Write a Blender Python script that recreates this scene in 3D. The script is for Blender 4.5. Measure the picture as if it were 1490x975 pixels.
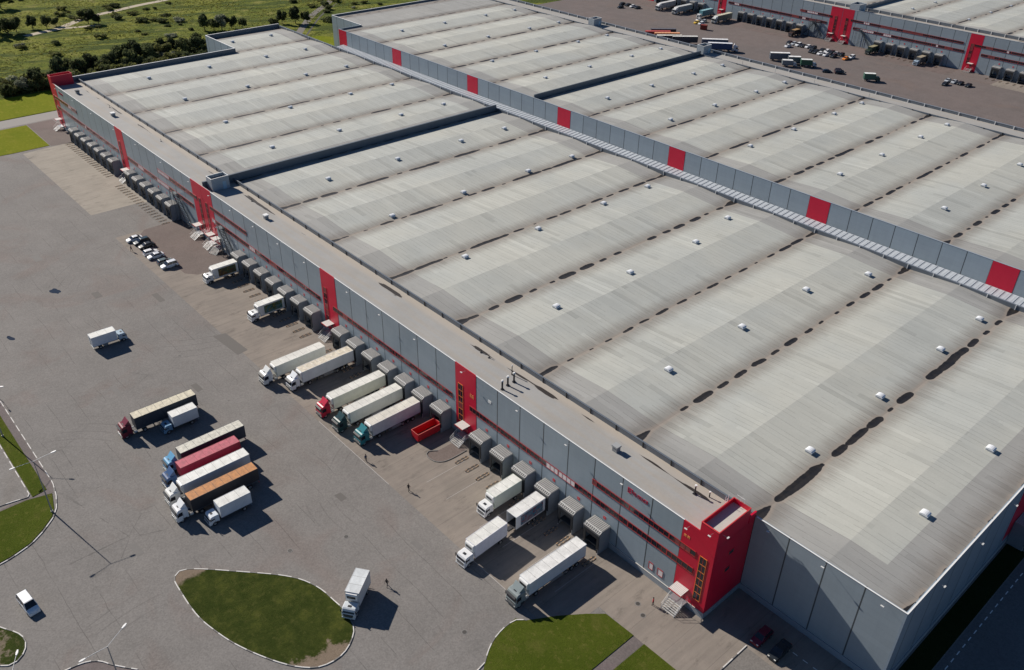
import bpy, bmesh, math, random
from mathutils import Vector, Matrix
R = math.radians
random.seed(7)
for o in list(bpy.data.objects): bpy.data.objects.remove(o)
scene = bpy.context.scene
COL = scene.collection

# ------------------------------------------------------------------ camera, sky, sun, exposure
yaw, pit, rol = 2.4026297, 0.5717101, 0.0183103
f = Vector((math.cos(yaw)*math.cos(pit), math.sin(yaw)*math.cos(pit), -math.sin(pit)))
r = Vector((math.sin(yaw), -math.cos(yaw), 0)); u = r.cross(f)
r2 = r*math.cos(rol) + u*math.sin(rol); u2 = r2.cross(f)
cd = bpy.data.cameras.new('camera'); cam = bpy.data.objects.new('camera', cd); COL.objects.link(cam)
cam.matrix_world = Matrix(((r2.x, u2.x, -f.x, 44.692), (r2.y, u2.y, -f.y, -81.225), (r2.z, u2.z, -f.z, 107.5), (0, 0, 0, 1)))
cd.sensor_fit = 'HORIZONTAL'; cd.sensor_width = 36; cd.lens = 36*1253.02/1490
cd.clip_start = 1; cd.clip_end = 8000
scene.camera = cam
SUN_EL, SUN_AZ = 32.0, 10.0          # light travels towards +X, turned SUN_AZ towards +Y
w = bpy.data.worlds.new('World'); scene.world = w; w.use_nodes = True
nt = w.node_tree; nt.nodes.clear()
wo = nt.nodes.new('ShaderNodeOutputWorld'); bg = nt.nodes.new('ShaderNodeBackground'); sk = nt.nodes.new('ShaderNodeTexSky')
sk.sky_type = 'NISHITA'; sk.sun_disc = False; sk.sun_elevation = R(SUN_EL); sk.sun_rotation = R(270-SUN_AZ)
sk.air_density = 1.0; sk.dust_density = 0.0; sk.ozone_density = 7.0; sk.altitude = 100
bg.inputs['Strength'].default_value = 0.05
nt.links.new(sk.outputs[0], bg.inputs[0]); nt.links.new(bg.outputs[0], wo.inputs[0])
sl = bpy.data.lights.new('sun', 'SUN'); sl.energy = 4.9; sl.angle = R(0.5); sl.color = (1.0, 0.925, 0.83)
so = bpy.data.objects.new('sun', sl); COL.objects.link(so)
sd = Vector((math.cos(R(SUN_EL))*math.cos(R(SUN_AZ)), math.cos(R(SUN_EL))*math.sin(R(SUN_AZ)), -math.sin(R(SUN_EL))))
so.rotation_euler = sd.to_track_quat('-Z', 'Y').to_euler()
vs = scene.view_settings; vs.view_transform = 'Standard'; vs.look = 'None'; vs.gamma = 1; vs.use_curve_mapping = False
vs.exposure = 0.3

# ------------------------------------------------------------------ node helper and materials
class NG:
    def __init__(s, name):
        s.m = bpy.data.materials.new(name); s.m.use_nodes = True; s.t = s.m.node_tree
        s.b = s.t.nodes['Principled BSDF']
        s.geo = s.t.nodes.new('ShaderNodeNewGeometry'); s.sep = None
    def n(s, k): return s.t.nodes.new(k)
    def put(s, sock, v):
        if isinstance(v, (int, float)):
            try: sock.default_value = v
            except Exception: sock.default_value = (v, v, v)
        elif isinstance(v, (tuple, list)):
            sock.default_value = (*v, 1) if len(v) == 3 and len(sock.default_value) == 4 else v
        else: s.t.links.new(v, sock)
    def ma(s, op, a, b=0.0, c=0.0, clamp=False):
        n = s.n('ShaderNodeMath'); n.operation = op; n.use_clamp = clamp
        s.put(n.inputs[0], a); s.put(n.inputs[1], b); s.put(n.inputs[2], c); return n.outputs[0]
    def pos(s, obj=False):
        if obj:
            tc = s.n('ShaderNodeTexCoord'); return tc.outputs['Object']
        return s.geo.outputs['Position']
    def xyz(s, v=None):
        n = s.n('ShaderNodeSeparateXYZ'); s.put(n.inputs[0], v if v is not None else s.pos()); return n.outputs
    def comb(s, x, y, z=0.0):
        n = s.n('ShaderNodeCombineXYZ'); s.put(n.inputs[0], x); s.put(n.inputs[1], y); s.put(n.inputs[2], z); return n.outputs[0]
    def noise(s, vec=None, scale=1.0, detail=3, rough=.55, dist=0):
        n = s.n('ShaderNodeTexNoise'); s.put(n.inputs['Vector'], vec if vec is not None else s.pos())
        n.inputs['Scale'].default_value = scale; n.inputs['Detail'].default_value = detail; n.inputs['Roughness'].default_value = rough
        n.inputs['Distortion'].default_value = dist
        return n.outputs[0]
    def white(s, vec):
        n = s.n('ShaderNodeTexWhiteNoise'); n.noise_dimensions = '3D'; s.put(n.inputs[0], vec); return n.outputs['Value']
    def step(s, v, a, b):          # smooth 0..1 from a to b
        n = s.n('ShaderNodeMapRange'); n.interpolation_type = 'SMOOTHSTEP'; s.put(n.inputs[0], v)
        s.put(n.inputs[1], a); s.put(n.inputs[2], b); n.inputs[3].default_value = 0; n.inputs[4].default_value = 1; return n.outputs[0]
    def mix(s, fac, a, b, mode='MIX'):
        n = s.n('ShaderNodeMix'); n.data_type = 'RGBA'; n.blend_type = mode
        s.put(n.inputs[0], fac); s.put(n.inputs[6], a); s.put(n.inputs[7], b); return n.outputs[2]
    def val(s, colr, v):            # scale colour by a factor
        n = s.n('ShaderNodeVectorMath'); n.operation = 'SCALE'; s.put(n.inputs[0], colr); s.put(n.inputs[3], v); return n.outputs[0]
    def out(s, colr, rough=.8, metal=0.0, bump=None, bs=.3, bd=.05, spec=None):
        if spec is None and isinstance(rough, (int, float)) and rough >= .8: spec = .2
        if spec is not None: s.b.inputs['Specular IOR Level'].default_value = spec
        s.put(s.b.inputs['Base Color'], colr); s.put(s.b.inputs['Roughness'], rough); s.put(s.b.inputs['Metallic'], metal)
        if bump is not None:
            n = s.n('ShaderNodeBump'); n.inputs['Strength'].default_value = bs; n.inputs['Distance'].default_value = bd
            s.put(n.inputs['Height'], bump); s.t.links.new(n.outputs[0], s.b.inputs['Normal'])
        return s.m

MC = {}
def M(name, colr=(.5, .5, .5), rough=.6, metal=0.0, var=.12, scale=.8):
    """plain painted / metal surface with a little dirt variation"""
    if name in MC: return MC[name]
    g = NG(name)
    a = g.noise(scale=scale, detail=5, rough=.65); b = g.noise(scale=scale*9, detail=3)
    v = g.ma('ADD', g.ma('MULTIPLY_ADD', a, var*1.6, 1-var*.8), g.ma('MULTIPLY_ADD', b, var*.7, -var*.35))
    g.out(g.val(colr, v), g.ma('MULTIPLY_ADD', a, .2, rough-.1), metal)
    MC[name] = g.m; return g.m

def roof_mat(name, x0, x1, y0, y1, voff=0.0, seed=0.0):
    g = NG(name); X, Y, Z = g.xyz()
    xs = g.ma('ADD', X, -voff+2400.0)
    k = g.ma('FLOOR', g.ma('DIVIDE', g.ma('ADD', xs, 12.0), 24.0))
    dv = g.ma('SUBTRACT', xs, g.ma('MULTIPLY', k, 24.0)); ad = g.ma('ABSOLUTE', dv)
    # sheets of membrane 1.1 m wide running across the bay
    row = g.ma('FLOOR', g.ma('DIVIDE', Y, 1.12)); fr = g.ma('FRACT', g.ma('DIVIDE', Y, 1.12))
    half = g.ma('FLOOR', g.ma('DIVIDE', xs, 12.0))
    wn = g.white(g.comb(row, half, seed)); 
    jit = g.ma('MULTIPLY', g.white(g.comb(row, 3.0, seed+2)), 9.0)
    seg = g.ma('FLOOR', g.ma('DIVIDE', g.ma('ADD', xs, jit), 11.0)); wn2 = g.white(g.comb(row, seg, seed+5))
    big = g.noise(scale=.035, detail=4, rough=.6); med = g.noise(scale=.22, detail=5, rough=.65)
    streak = g.noise(g.comb(g.ma('MULTIPLY', X, .16), g.ma('MULTIPLY', Y, 2.2), seed), scale=1, detail=4, rough=.7)
    fine = g.noise(scale=3.5, detail=3, rough=.7)
    blk = g.white(g.comb(g.ma('FLOOR', g.ma('DIVIDE', Y, 6.7)), half, seed+9))
    v = g.ma('ADD', .86, g.ma('MULTIPLY', wn, .05))
    v = g.ma('ADD', v, g.ma('MULTIPLY', g.ma('GREATER_THAN', wn2, .8), g.ma('MULTIPLY_ADD', wn, .2, -.12)))
    v = g.ma('ADD', v, g.ma('MULTIPLY', blk, .06))
    v = g.ma('ADD', v, g.ma('MULTIPLY_ADD', big, .22, -.11))
    v = g.ma('ADD', v, g.ma('MULTIPLY_ADD', med, .16, -.08))
    v = g.ma('ADD', v, g.ma('MULTIPLY_ADD', streak, .09, -.045))
    v = g.ma('ADD', v, g.ma('MULTIPLY_ADD', fine, .16, -.08))
    # seams
    sm = g.ma('MULTIPLY', g.ma('LESS_THAN', fr, .075), g.step(g.white(g.comb(row, g.ma('FLOOR', g.ma('DIVIDE', g.ma('ADD', xs, jit), 3.0)), seed+3)), .05, .8))
    v = g.ma('MULTIPLY', v, g.ma('MULTIPLY_ADD', sm, -.34, 1.0))
    # ponding dirt towards the valley, drawn out in fingers along the sheets
    fing = g.ma('ADD', ad, g.ma('MULTIPLY_ADD', streak, -5.0, 2.2))
    dirt = g.ma('MULTIPLY', g.ma('SUBTRACT', 1.0, g.step(fing, .2, 4.2)), .26)
    v = g.ma('MULTIPLY', v, g.ma('SUBTRACT', 1.0, dirt))
    # perimeter band of darker membrane
    ed = g.ma('MINIMUM', g.ma('MINIMUM', g.ma('SUBTRACT', Y, y0), g.ma('SUBTRACT', y1, Y)), g.ma('MINIMUM', g.ma('SUBTRACT', X, x0), g.ma('SUBTRACT', x1, X)))
    band = g.ma('LESS_THAN', ed, 6.2)
    v = g.ma('MULTIPLY', v, g.ma('MULTIPLY_ADD', band, -.17, 1.0))
    base = g.mix(g.step(big, .35, .65), (.44, .455, .425), (.465, .468, .42))
    base = g.mix(g.ma('MULTIPLY', band, .6), base, (.37, .36, .35))
    base = g.mix(g.ma('MULTIPLY', dirt, 1.8), base, (.33, .28, .235))
    colr = g.val(base, v)
    # puddles: a chain of long dark ponds lying in the valley
    p1 = g.noise(g.comb(g.ma('MULTIPLY', Y, .16), g.ma('MULTIPLY', k, 7.3), seed), scale=1, detail=1.5, rough=.5)
    bay = g.ma('MULTIPLY_ADD', g.white(g.comb(k, seed, 4.0)), .45, .62)
    ym = g.ma('ADD', Y, g.ma('MULTIPLY', g.white(g.comb(k, seed, 1.0)), 6.0))
    def ponds(cell, amin, amax, b0, b1, prob, sd):
        cl = g.ma('FLOOR', g.ma('DIVIDE', ym, cell)); fy = g.ma('SUBTRACT', ym, g.ma('MULTIPLY', g.ma('ADD', cl, .5), cell))
        h1 = g.white(g.comb(cl, k, seed+sd)); h2 = g.white(g.comb(cl, k, seed+sd+1)); h3 = g.white(g.comb(cl, k, seed+sd+2))
        a = g.ma('MULTIPLY', g.ma('MULTIPLY_ADD', h1, amax-amin, amin), 1.0)
        b = g.ma('MULTIPLY', g.ma('MULTIPLY_ADD', h1, b1-b0, b0), bay)
        dy = g.ma('DIVIDE', g.ma('ADD', fy, g.ma('MULTIPLY_ADD', h2, 1.2, -.6)), a)
        q = g.ma('SUBTRACT', 1.0, g.ma('POWER', g.ma('ABSOLUTE', dy), 4.0))
        return g.ma('MULTIPLY', g.ma('MULTIPLY', g.ma('SQRT', g.ma('MAXIMUM', q, 0.0)), b), g.ma('LESS_THAN', h3, prob))
    wv = g.ma('MAXIMUM', ponds(5.6, .5, 2.75, .3, .85, .95, 30.0), ponds(17.0, 3.5, 6.0, .7, .95, .4, 60.0))
    rn = g.noise(scale=.9, detail=2)
    adn = g.ma('ADD', g.ma('ABSOLUTE', g.ma('ADD', dv, g.ma('MULTIPLY_ADD', p1, .8, -.4))), g.ma('MULTIPLY_ADD', rn, .3, -.11))
    endw = g.ma('MULTIPLY', g.ma('SUBTRACT', 1.0, g.step(g.ma('MINIMUM', g.ma('SUBTRACT', Y, y0), g.ma('SUBTRACT', y1, Y)), .5, 6.5)), g.ma('MULTIPLY', bay, 1.25))
    wv = g.ma('MAXIMUM', wv, g.ma('SUBTRACT', endw, .25))
    rim = g.ma('SUBTRACT', 1.0, g.step(adn, g.ma('ADD', wv, .15), g.ma('ADD', wv, .9)))
    rim = g.ma('MULTIPLY', rim, g.ma('SUBTRACT', 1.0, g.step(ad, 1.6, 3.5)))
    colr = g.mix(g.ma('MULTIPLY', rim, .5), colr, (.30, .245, .20))
    pud = g.ma('SUBTRACT', 1.0, g.step(g.ma('SUBTRACT', adn, wv), -.04, .06))
    pud = g.ma('MULTIPLY', pud, g.ma('MULTIPLY', g.ma('LESS_THAN', ad, 3.4), g.step(wv, .08, .2)))
    colr = g.mix(pud, colr, g.mix(g.step(rn, .3, .7), (.008, .007, .008), (.02, .016, .013)))
    g.out(colr, g.ma('MULTIPLY_ADD', pud, -.3, .85), bump=g.ma('ADD', g.ma('MULTIPLY', sm, .6), fine), bs=.25, bd=.03)
    return g.m

def strip_mat(name, yc, sgn):
    """office strip roof: smoother membrane, dirt line and ponds beside the kerb"""
    g = NG(name); X, Y, Z = g.xyz()
    a = g.noise(scale=.12, detail=5, rough=.6); b = g.noise(scale=2.5, detail=4, rough=.7); c = g.noise(g.comb(g.ma('MULTIPLY', X, .05), g.ma('MULTIPLY', Y, .7), 1), scale=1, detail=4)
    v = g.ma('ADD', g.ma('MULTIPLY_ADD', a, .3, .74), g.ma('MULTIPLY_ADD', b, .18, -.09)); v = g.ma('ADD', v, g.ma('MULTIPLY_ADD', c, .2, -.1))
    colr = g.val(g.mix(g.step(c, .4, .65), (.38, .375, .36), (.37, .345, .31)), v)
    d = g.ma('MULTIPLY', g.ma('SUBTRACT', Y, yc), sgn)     # distance from kerb, positive over the strip
    dw = g.ma('ADD', d, g.ma('MULTIPLY_ADD', c, 2.2, -1.1))
    tan = g.ma('SUBTRACT', 1.0, g.step(dw, .9, 2.4)); colr = g.mix(g.ma('MULTIPLY', tan, .55), colr, (.44, .38, .31))
    p = g.noise(g.comb(g.ma('MULTIPLY', X, .085), 3.1, 0.5), scale=1, detail=1)
    wv = g.ma('MINIMUM', g.ma('MULTIPLY', g.ma('SUBTRACT', p, .53), 4.0), .42); dd = g.ma('ABSOLUTE', g.ma('SUBTRACT', dw, 1.7))
    pud = g.ma('SUBTRACT', 1.0, g.step(g.ma('SUBTRACT', dd, wv), -.05, .06))
    colr = g.mix(pud, colr, (.03, .024, .02))
    return g.out(colr, g.ma('MULTIPLY_ADD', pud, -.3, .85), bump=b, bs=.15, bd=.02)

def panel_mat(name, base, axis='X', step=6.0, vert=0.0):
    g = NG(name); P = g.xyz(); A = P[0] if axis == 'X' else P[1]
    t = g.ma('DIVIDE', g.ma('ADD', A, 6000.0), step); fr = g.ma('FRACT', g.ma('ADD', t, .5)); ln = g.ma('LESS_THAN', g.ma('ABSOLUTE', g.ma('SUBTRACT', fr, .5)), .11/step)
    pn = g.white(g.comb(g.ma('FLOOR', t), 0.0, 1.0))
    row = g.white(g.comb(g.ma('FLOOR', t), g.ma('FLOOR', g.ma('DIVIDE', P[2], 1.15)), 2.0))
    a = g.noise(scale=.3, detail=4); dr = g.noise(g.comb(g.ma('MULTIPLY', A, 1.3), g.ma('MULTIPLY', P[2], .12), 0), scale=1, detail=4, rough=.7)
    v = g.ma('ADD', g.ma('MULTIPLY_ADD', pn, .1, .84), g.ma('MULTIPLY_ADD', row, .04, 0.0))
    v = g.ma('ADD', v, g.ma('MULTIPLY_ADD', a, .14, -.07)); v = g.ma('ADD', v, g.ma('MULTIPLY_ADD', dr, .16, -.08))
    hl = g.ma('LESS_THAN', g.ma('FRACT', g.ma('DIVIDE', P[2], 1.15)), .035)
    v = g.ma('MULTIPLY', v, g.ma('MULTIPLY_ADD', hl, -.1, 1.0))
    v = g.ma('MULTIPLY', v, g.ma('MULTIPLY_ADD', ln, -.78, 1.0))
    return g.out(g.val(base, v), .45, 0.0)

def asphalt_mat(name, c1, c2, tint, seams=True):
    g = NG(name); X, Y, Z = g.xyz()
    a = g.noise(scale=.018, detail=5, rough=.6); b = g.noise(scale=.16, detail=6, rough=.65); c = g.noise(scale=5.0, detail=3, rough=.8); e = g.noise(scale=.06, detail=4, dist=1.2)
    sw = g.noise(g.comb(g.ma('MULTIPLY', X, .35), g.ma('MULTIPLY', Y, .03), 2), scale=1, detail=5, rough=.7)
    colr = g.mix(g.step(a, .35, .65), c1, c2); colr = g.mix(g.step(e, .52, .72), colr, tint)
    gr = g.noise(scale=1.6, detail=5, rough=.95); gs = g.white(g.comb(g.ma('FLOOR', g.ma('MULTIPLY', X, 4.5)), g.ma('FLOOR', g.ma('MULTIPLY', Y, 4.5)), 1.0))
    v = g.ma('ADD', g.ma('MULTIPLY_ADD', b, .4, .80), g.ma('MULTIPLY_ADD', c, .3, -.15)); v = g.ma('ADD', v, g.ma('MULTIPLY_ADD', sw, .16, -.08)); v = g.ma('ADD', v, g.ma('MULTIPLY_ADD', gr, .5, -.25)); v = g.ma('ADD', v, g.ma('MULTIPLY_ADD', gs, .2, -.1))
    if seams:
        wob = g.ma('MULTIPLY', g.noise(scale=.1, detail=3), 1.2)
        fy = g.ma('ABSOLUTE', g.ma('SUBTRACT', g.ma('FRACT', g.ma('DIVIDE', g.ma('ADD', g.ma('ADD', Y, wob), 600.0), 4.7)), .5))
        ln = g.ma('MULTIPLY', g.ma('LESS_THAN', fy, .011), g.step(g.noise(scale=.09, detail=2), .46, .6))
        v = g.ma('MULTIPLY', v, g.ma('MULTIPLY_ADD', ln, -.3, 1.0))
        # irregular cracks
        vo = g.n('ShaderNodeTexVoronoi'); vo.feature = 'DISTANCE_TO_EDGE'; vo.inputs['Scale'].default_value = .045
        g.put(vo.inputs['Vector'], g.ma('ADD', 0, 0) if False else g.geo.outputs['Position'])
        ck = g.ma('MULTIPLY', g.ma('LESS_THAN', g.ma('ADD', vo.outputs['Distance'], g.ma('MULTIPLY_ADD', b, .02, -.01)), .0012), g.step(g.noise(scale=.04, detail=2), .5, .62))
        v = g.ma('MULTIPLY', v, g.ma('MULTIPLY_ADD', ck, -.28, 1.0))
        # tyre arcs left by turning lorries
        for (ax, ay, r0, sd) in ((-55.0, -12.0, 17.0, 3.0), (-88.0, -70.0, 24.0, 5.0), (-30.0, -62.0, 30.0, 8.0), (-150.0, -12.0, 32.0, 9.0)):
            dd = g.ma('SQRT', g.ma('ADD', g.ma('POWER', g.ma('ABSOLUTE', g.ma('SUBTRACT', X, ax)), 2.0), g.ma('POWER', g.ma('ABSOLUTE', g.ma('SUBTRACT', Y, ay)), 2.0)))
            rr_ = g.ma('ABSOLUTE', g.ma('SUBTRACT', g.ma('FRACT', g.ma('DIVIDE', dd, 2.3)), .5)); near = g.ma('SUBTRACT', 1.0, g.step(g.ma('ABSOLUTE', g.ma('SUBTRACT', dd, r0)), 3.5, 7.0))
            arc = g.ma('MULTIPLY', g.ma('MULTIPLY', g.ma('LESS_THAN', rr_, .05), near), g.step(g.noise(g.comb(X, Y, sd), scale=.07, detail=2), .47, .6))
            v = g.ma('MULTIPLY', v, g.ma('MULTIPLY_ADD', arc, -.16, 1.0))
        # oil and patch stains
        st = g.step(g.noise(scale=.33, detail=5, rough=.7), .66, .78)
        v = g.ma('MULTIPLY', v, g.ma('MULTIPLY_ADD', st, -.32, 1.0))
    return g.out(g.val(colr, v), .9, bump=c, bs=.3, bd=.02)

def apron_mat(name, c1, c2):
    g = NG(name); X, Y, Z = g.xyz()
    tr = g.noise(g.comb(g.ma('MULTIPLY', X, 1.1), g.ma('MULTIPLY', Y, .07), 0), scale=1, detail=5, rough=.7)
    b = g.noise(scale=.12, detail=6, rough=.65); c = g.noise(scale=5, detail=3, rough=.8)
    oil = g.step(g.noise(g.comb(g.ma('MULTIPLY', X, .5), g.ma('MULTIPLY', Y, .2), 3), scale=1, detail=6, rough=.75), .52, .74)
    colr = g.mix(g.step(b, .38, .62), c1, c2)
    v = g.ma('ADD', g.ma('MULTIPLY_ADD', tr, .55, .72), g.ma('MULTIPLY_ADD', c, .24, -.12)); v = g.ma('MULTIPLY', v, g.ma('MULTIPLY_ADD', oil, -.4, 1.0))
    sx = g.ma('LESS_THAN', g.ma('FRACT', g.ma('DIVIDE', X, 6.0)), .012)
    v = g.ma('MULTIPLY', v, g.ma('MULTIPLY_ADD', sx, -.25, 1.0))
    return g.out(g.val(colr, v), .9, bump=c, bs=.25, bd=.02)

def grass_mat(name, c1, c2, c3, sc=.25, bare=.68, bcol=(.2, .165, .12)):
    g = NG(name)
    a = g.noise(scale=sc, detail=6, rough=.7); b = g.noise(scale=6, detail=4, rough=.8); c = g.noise(scale=sc*.3, detail=4)
    colr = g.mix(g.step(c, .35, .65), c1, c2); colr = g.mix(g.step(a, .5, .66), colr, c3); dry = g.noise(scale=.9, detail=5, rough=.8)
    colr = g.mix(g.ma('MULTIPLY', g.step(dry, .52, .7), .45), colr, (c3[0]*1.9, c3[1]*1.55, c3[2]*2.2))
    br = g.step(g.ma('ADD', g.ma('MULTIPLY', a, .5), g.ma('MULTIPLY', c, .5)), bare-.06, bare)
    colr = g.mix(br, colr, bcol)
    v = g.ma('MULTIPLY_ADD', b, 1.1, .45)
    return g.out(g.val(colr, v), .95, bump=b, bs=.9, bd=.12, spec=.03)

def field_mat():
    g = NG('field_grass'); X, Y, Z = g.xyz()
    big = g.noise(scale=.02, detail=6, rough=.62, dist=.8); med = g.noise(scale=.12, detail=6, rough=.7); fi = g.noise(scale=1.2, detail=5, rough=.8)
    s1 = g.noise(g.comb(g.ma('MULTIPLY', g.ma('SUBTRACT', X, g.ma('MULTIPLY', Y, .35)), .12), g.ma('MULTIPLY', g.ma('ADD', Y, g.ma('MULTIPLY', X, .35)), .02), 0), scale=1, detail=5, rough=.65)
    colr = g.mix(g.step(big, .38, .6), (.125, .155, .03), (.225, .235, .048)); colr = g.mix(g.step(med, .5, .68), colr, (.27, .25, .08))
    colr = g.mix(g.step(s1, .48, .56), colr, (.085, .11, .03)); colr = g.mix(g.ma('MULTIPLY', g.step(g.noise(scale=.35, detail=5, rough=.75), .5, .6), .6), colr, (.045, .06, .02)); colr = g.mix(g.step(big, .6, .68), colr, (.24, .22, .09))
    v = g.ma('ADD', g.ma('MULTIPLY_ADD', fi, 1.3, .3), g.ma('MULTIPLY_ADD', med, .4, -.2))
    return g.out(g.val(colr, v), .95, bump=g.ma('ADD', fi, med), bs=.8, bd=.6, spec=.03)

def leaf_mat(name, c1, c2):
    g = NG(name); oi = g.n('ShaderNodeObjectInfo')
    a = g.noise(scale=.55, detail=3); b = g.white(g.geo.outputs['Position'])
    colr = g.mix(g.ma('ADD', g.ma('MULTIPLY', a, .7), g.ma('MULTIPLY', b, .3)), c1, c2)
    v = g.ma('MULTIPLY_ADD', oi.outputs['Random'], .5, .75); cc_ = g.val(colr, v); g.out(cc_, .8, spec=.08)
    tr = g.n('ShaderNodeBsdfTranslucent'); g.put(tr.inputs['Color'], cc_); mx = g.n('ShaderNodeMixShader'); mx.inputs[0].default_value = .42
    g.t.links.new(g.b.outputs[0], mx.inputs[1]); g.t.links.new(tr.outputs[0], mx.inputs[2]); g.t.links.new(mx.outputs[0], g.t.nodes['Material Output'].inputs['Surface'])
    return g.m

def mural_mat(name, c1, c2, c3):
    g = NG(name); P = g.pos(True)
    a = g.noise(P, scale=.5, detail=4, dist=1.5); b = g.noise(P, scale=1.3, detail=4, dist=2)
    colr = g.mix(g.step(a, .42, .55), c1, c2); colr = g.mix(g.step(b, .52, .6), colr, c3)
    return g.out(colr, .5)

def rib_mat(name, c, per, axis=0, dark=.55, obj=False):
    g = NG(name); P = g.xyz(g.pos(obj)); fr = g.ma('FRACT', g.ma('DIVIDE', P[axis], per))
    ln = g.ma('LESS_THAN', fr, .4); a = g.noise(scale=.4, detail=4)
    v = g.ma('MULTIPLY', g.ma('MULTIPLY_ADD', ln, -(1-dark), 1.0), g.ma('MULTIPLY_ADD', a, .3, .85))
    return g.out(g.val(c, v), .5, bump=ln, bs=.4, bd=.05)

RED = (.56, .004, .035)
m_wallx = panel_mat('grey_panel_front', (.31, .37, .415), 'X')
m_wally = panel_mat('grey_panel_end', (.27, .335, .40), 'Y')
m_red = M('red_panel', RED, .45, 0, .12, .35)
m_redtrim = M('red_trim', (.52, .035, .04), .5); m_frame = M('window_frame_red', (.38, .03, .03), .5)
m_orange = M('orange_trim', (.75, .22, .05), .5)
m_white = M('white_paint', (.78, .78, .76), .5, 0, .1)
m_cap = M('white_cap', (.8, .8, .78), .5)
m_kerbgrey = M('dark_flashing', (.12, .14, .165), .5, 0, .2)
m_plinth = M('plinth_concrete', (.27, .30, .33), .8, 0, .25)
m_conc = M('pale_concrete', (.48, .46, .43), .85, 0, .25)
m_dark = M('dark_rubber', (.012, .014, .018), .7)
m_black = M('black_metal', (.02, .022, .026), .45)
m_steel = M('galvanised_steel', (.42, .44, .46), .4, .6, .2)
m_steeld = M('dark_steel', (.07, .085, .1), .5, .4)
m_galv = M('shelter_side', (.22, .245, .28), .5, .1, .25, 1.5)
m_glass = M('dark_glass', (.02, .022, .03), .12)
m_pane = M('painted_reflection_pane', (.22, .06, .06), .3)  # pinkish reflection painted in as the pane's own colour
m_blind = M('white_blind', (.75, .68, .66), .6)
m_tyre = M('tyre', (.018, .018, .02), .8)
m_chas = M('chassis', (.035, .035, .04), .6)
m_shelroof = M('shelter_roof_sheet', (.27, .27, .265), .8, 0, .3)
m_canopy = rib_mat('corridor_sheet', (.46, .50, .545), .8, 0, .85)
m_doorcan = rib_mat('door_canopy_sheet', (.66, .65, .62), .24, 0, .72, True)

# ------------------------------------------------------------------ mesh helpers
class MB:
    def __init__(s): s.v = []; s.f = []; s.mi = []; s.m = []; s.groups = []
    def mat(s, m):
        if m not in s.m: s.m.append(m)
        return s.m.index(m)
    def add(s, vs, fs, m):
        o = len(s.v); s.groups.append((o, len(s.f))); s.v += [tuple(p) for p in vs]; k = s.mat(m)
        for q in fs: s.f.append([o+i for i in q]); s.mi.append(k)
    def box(s, x0, x1, y0, y1, z0, z1, m, faces='bnsewt'):
        V = [(x0, y0, z0), (x1, y0, z0), (x1, y1, z0), (x0, y1, z0), (x0, y0, z1), (x1, y0, z1), (x1, y1, z1), (x0, y1, z1)]
        F = {'b': (3, 2, 1, 0), 't': (4, 5, 6, 7), 's': (0, 1, 5, 4), 'e': (1, 2, 6, 5), 'n': (2, 3, 7, 6), 'w': (3, 0, 4, 7)}
        s.add(V, [F[c] for c in faces], m); return s
    def quad(s, a, b, c, d, m): s.add([a, b, c, d], [(0, 1, 2, 3)], m); return s
    def prism(s, pts, a0, a1, m, plane='xz', taper=None):
        """extrude outline pts; plane xz -> along y, xy -> along z, yz -> along x"""
        n = len(pts); V = []
        for i, t in enumerate((a0, a1)):
            for p in pts:
                V.append({'xz': (p[0], t, p[1]), 'xy': (p[0], p[1], t), 'yz': (t, p[0], p[1])}[plane])
        F = [tuple(range(n))[::-1], tuple(range(n, 2*n))] + [(i, (i+1) % n, n+(i+1) % n, n+i) for i in range(n)]
        s.add(V, F, m); return s
    def cyl(s, p, q, r0, m, n=8, r1=None):
        p = Vector(p); q = Vector(q); d = (q-p).normalized(); a = d.orthogonal().normalized(); b = d.cross(a); r1 = r0 if r1 is None else r1
        V = [p+(a*math.cos(2*math.pi*i/n)+b*math.sin(2*math.pi*i/n))*r0 for i in range(n)] + [q+(a*math.cos(2*math.pi*i/n)+b*math.sin(2*math.pi*i/n))*r1 for i in range(n)]
        s.add(V, [(i, (i+1) % n, n+(i+1) % n, n+i) for i in range(n)] + [tuple(range(n))[::-1], tuple(range(n, 2*n))], m); return s
    def bar(s, p, q, w, m): return s.cyl(p, q, w, m, 4)
    def tube(s, pts, r0, m, n=6):
        for a, b in zip(pts, pts[1:]): s.cyl(a, b, r0, m, n)
        return s
    def build_each(s, name, parent=None):
        # every added shape becomes an object of its own
        starts = sorted(set(s.groups)); 
        for gi in range(len(s.groups)):
            v0, f0 = s.groups[gi]; v1, f1 = s.groups[gi+1] if gi+1 < len(s.groups) else (len(s.v), len(s.f))
            m = MB(); m.v = s.v[v0:v1]; m.f = [[i-v0 for i in q] for q in s.f[f0:f1]]; m.m = list(s.m); m.mi = s.mi[f0:f1]; m.build(name, parent)
    def mesh(s, name):
        me = bpy.data.meshes.new(name); me.from_pydata(s.v, [], s.f); 
        for m in s.m: me.materials.append(m)
        me.polygons.foreach_set('material_index', s.mi); me.update()
        bm = bmesh.new(); bm.from_mesh(me); bmesh.ops.recalc_face_normals(bm, faces=bm.faces); bm.to_mesh(me); bm.free()
        return me
    def build(s, name, parent=None, bevel=0):
        o = bpy.data.objects.new(name, s.mesh(name)); COL.objects.link(o)
        if parent: o.parent = parent
        if bevel:
            b = o.modifiers.new('bevel', 'BEVEL'); b.width = bevel; b.segments = 2; b.limit_method = 'ANGLE'
        return o
def tag(o, label, cat=None, group=None, kind=None):
    if label: o['label'] = label
    if cat: o['category'] = cat
    if group: o['group'] = group
    if kind: o['kind'] = kind
    return o
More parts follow.
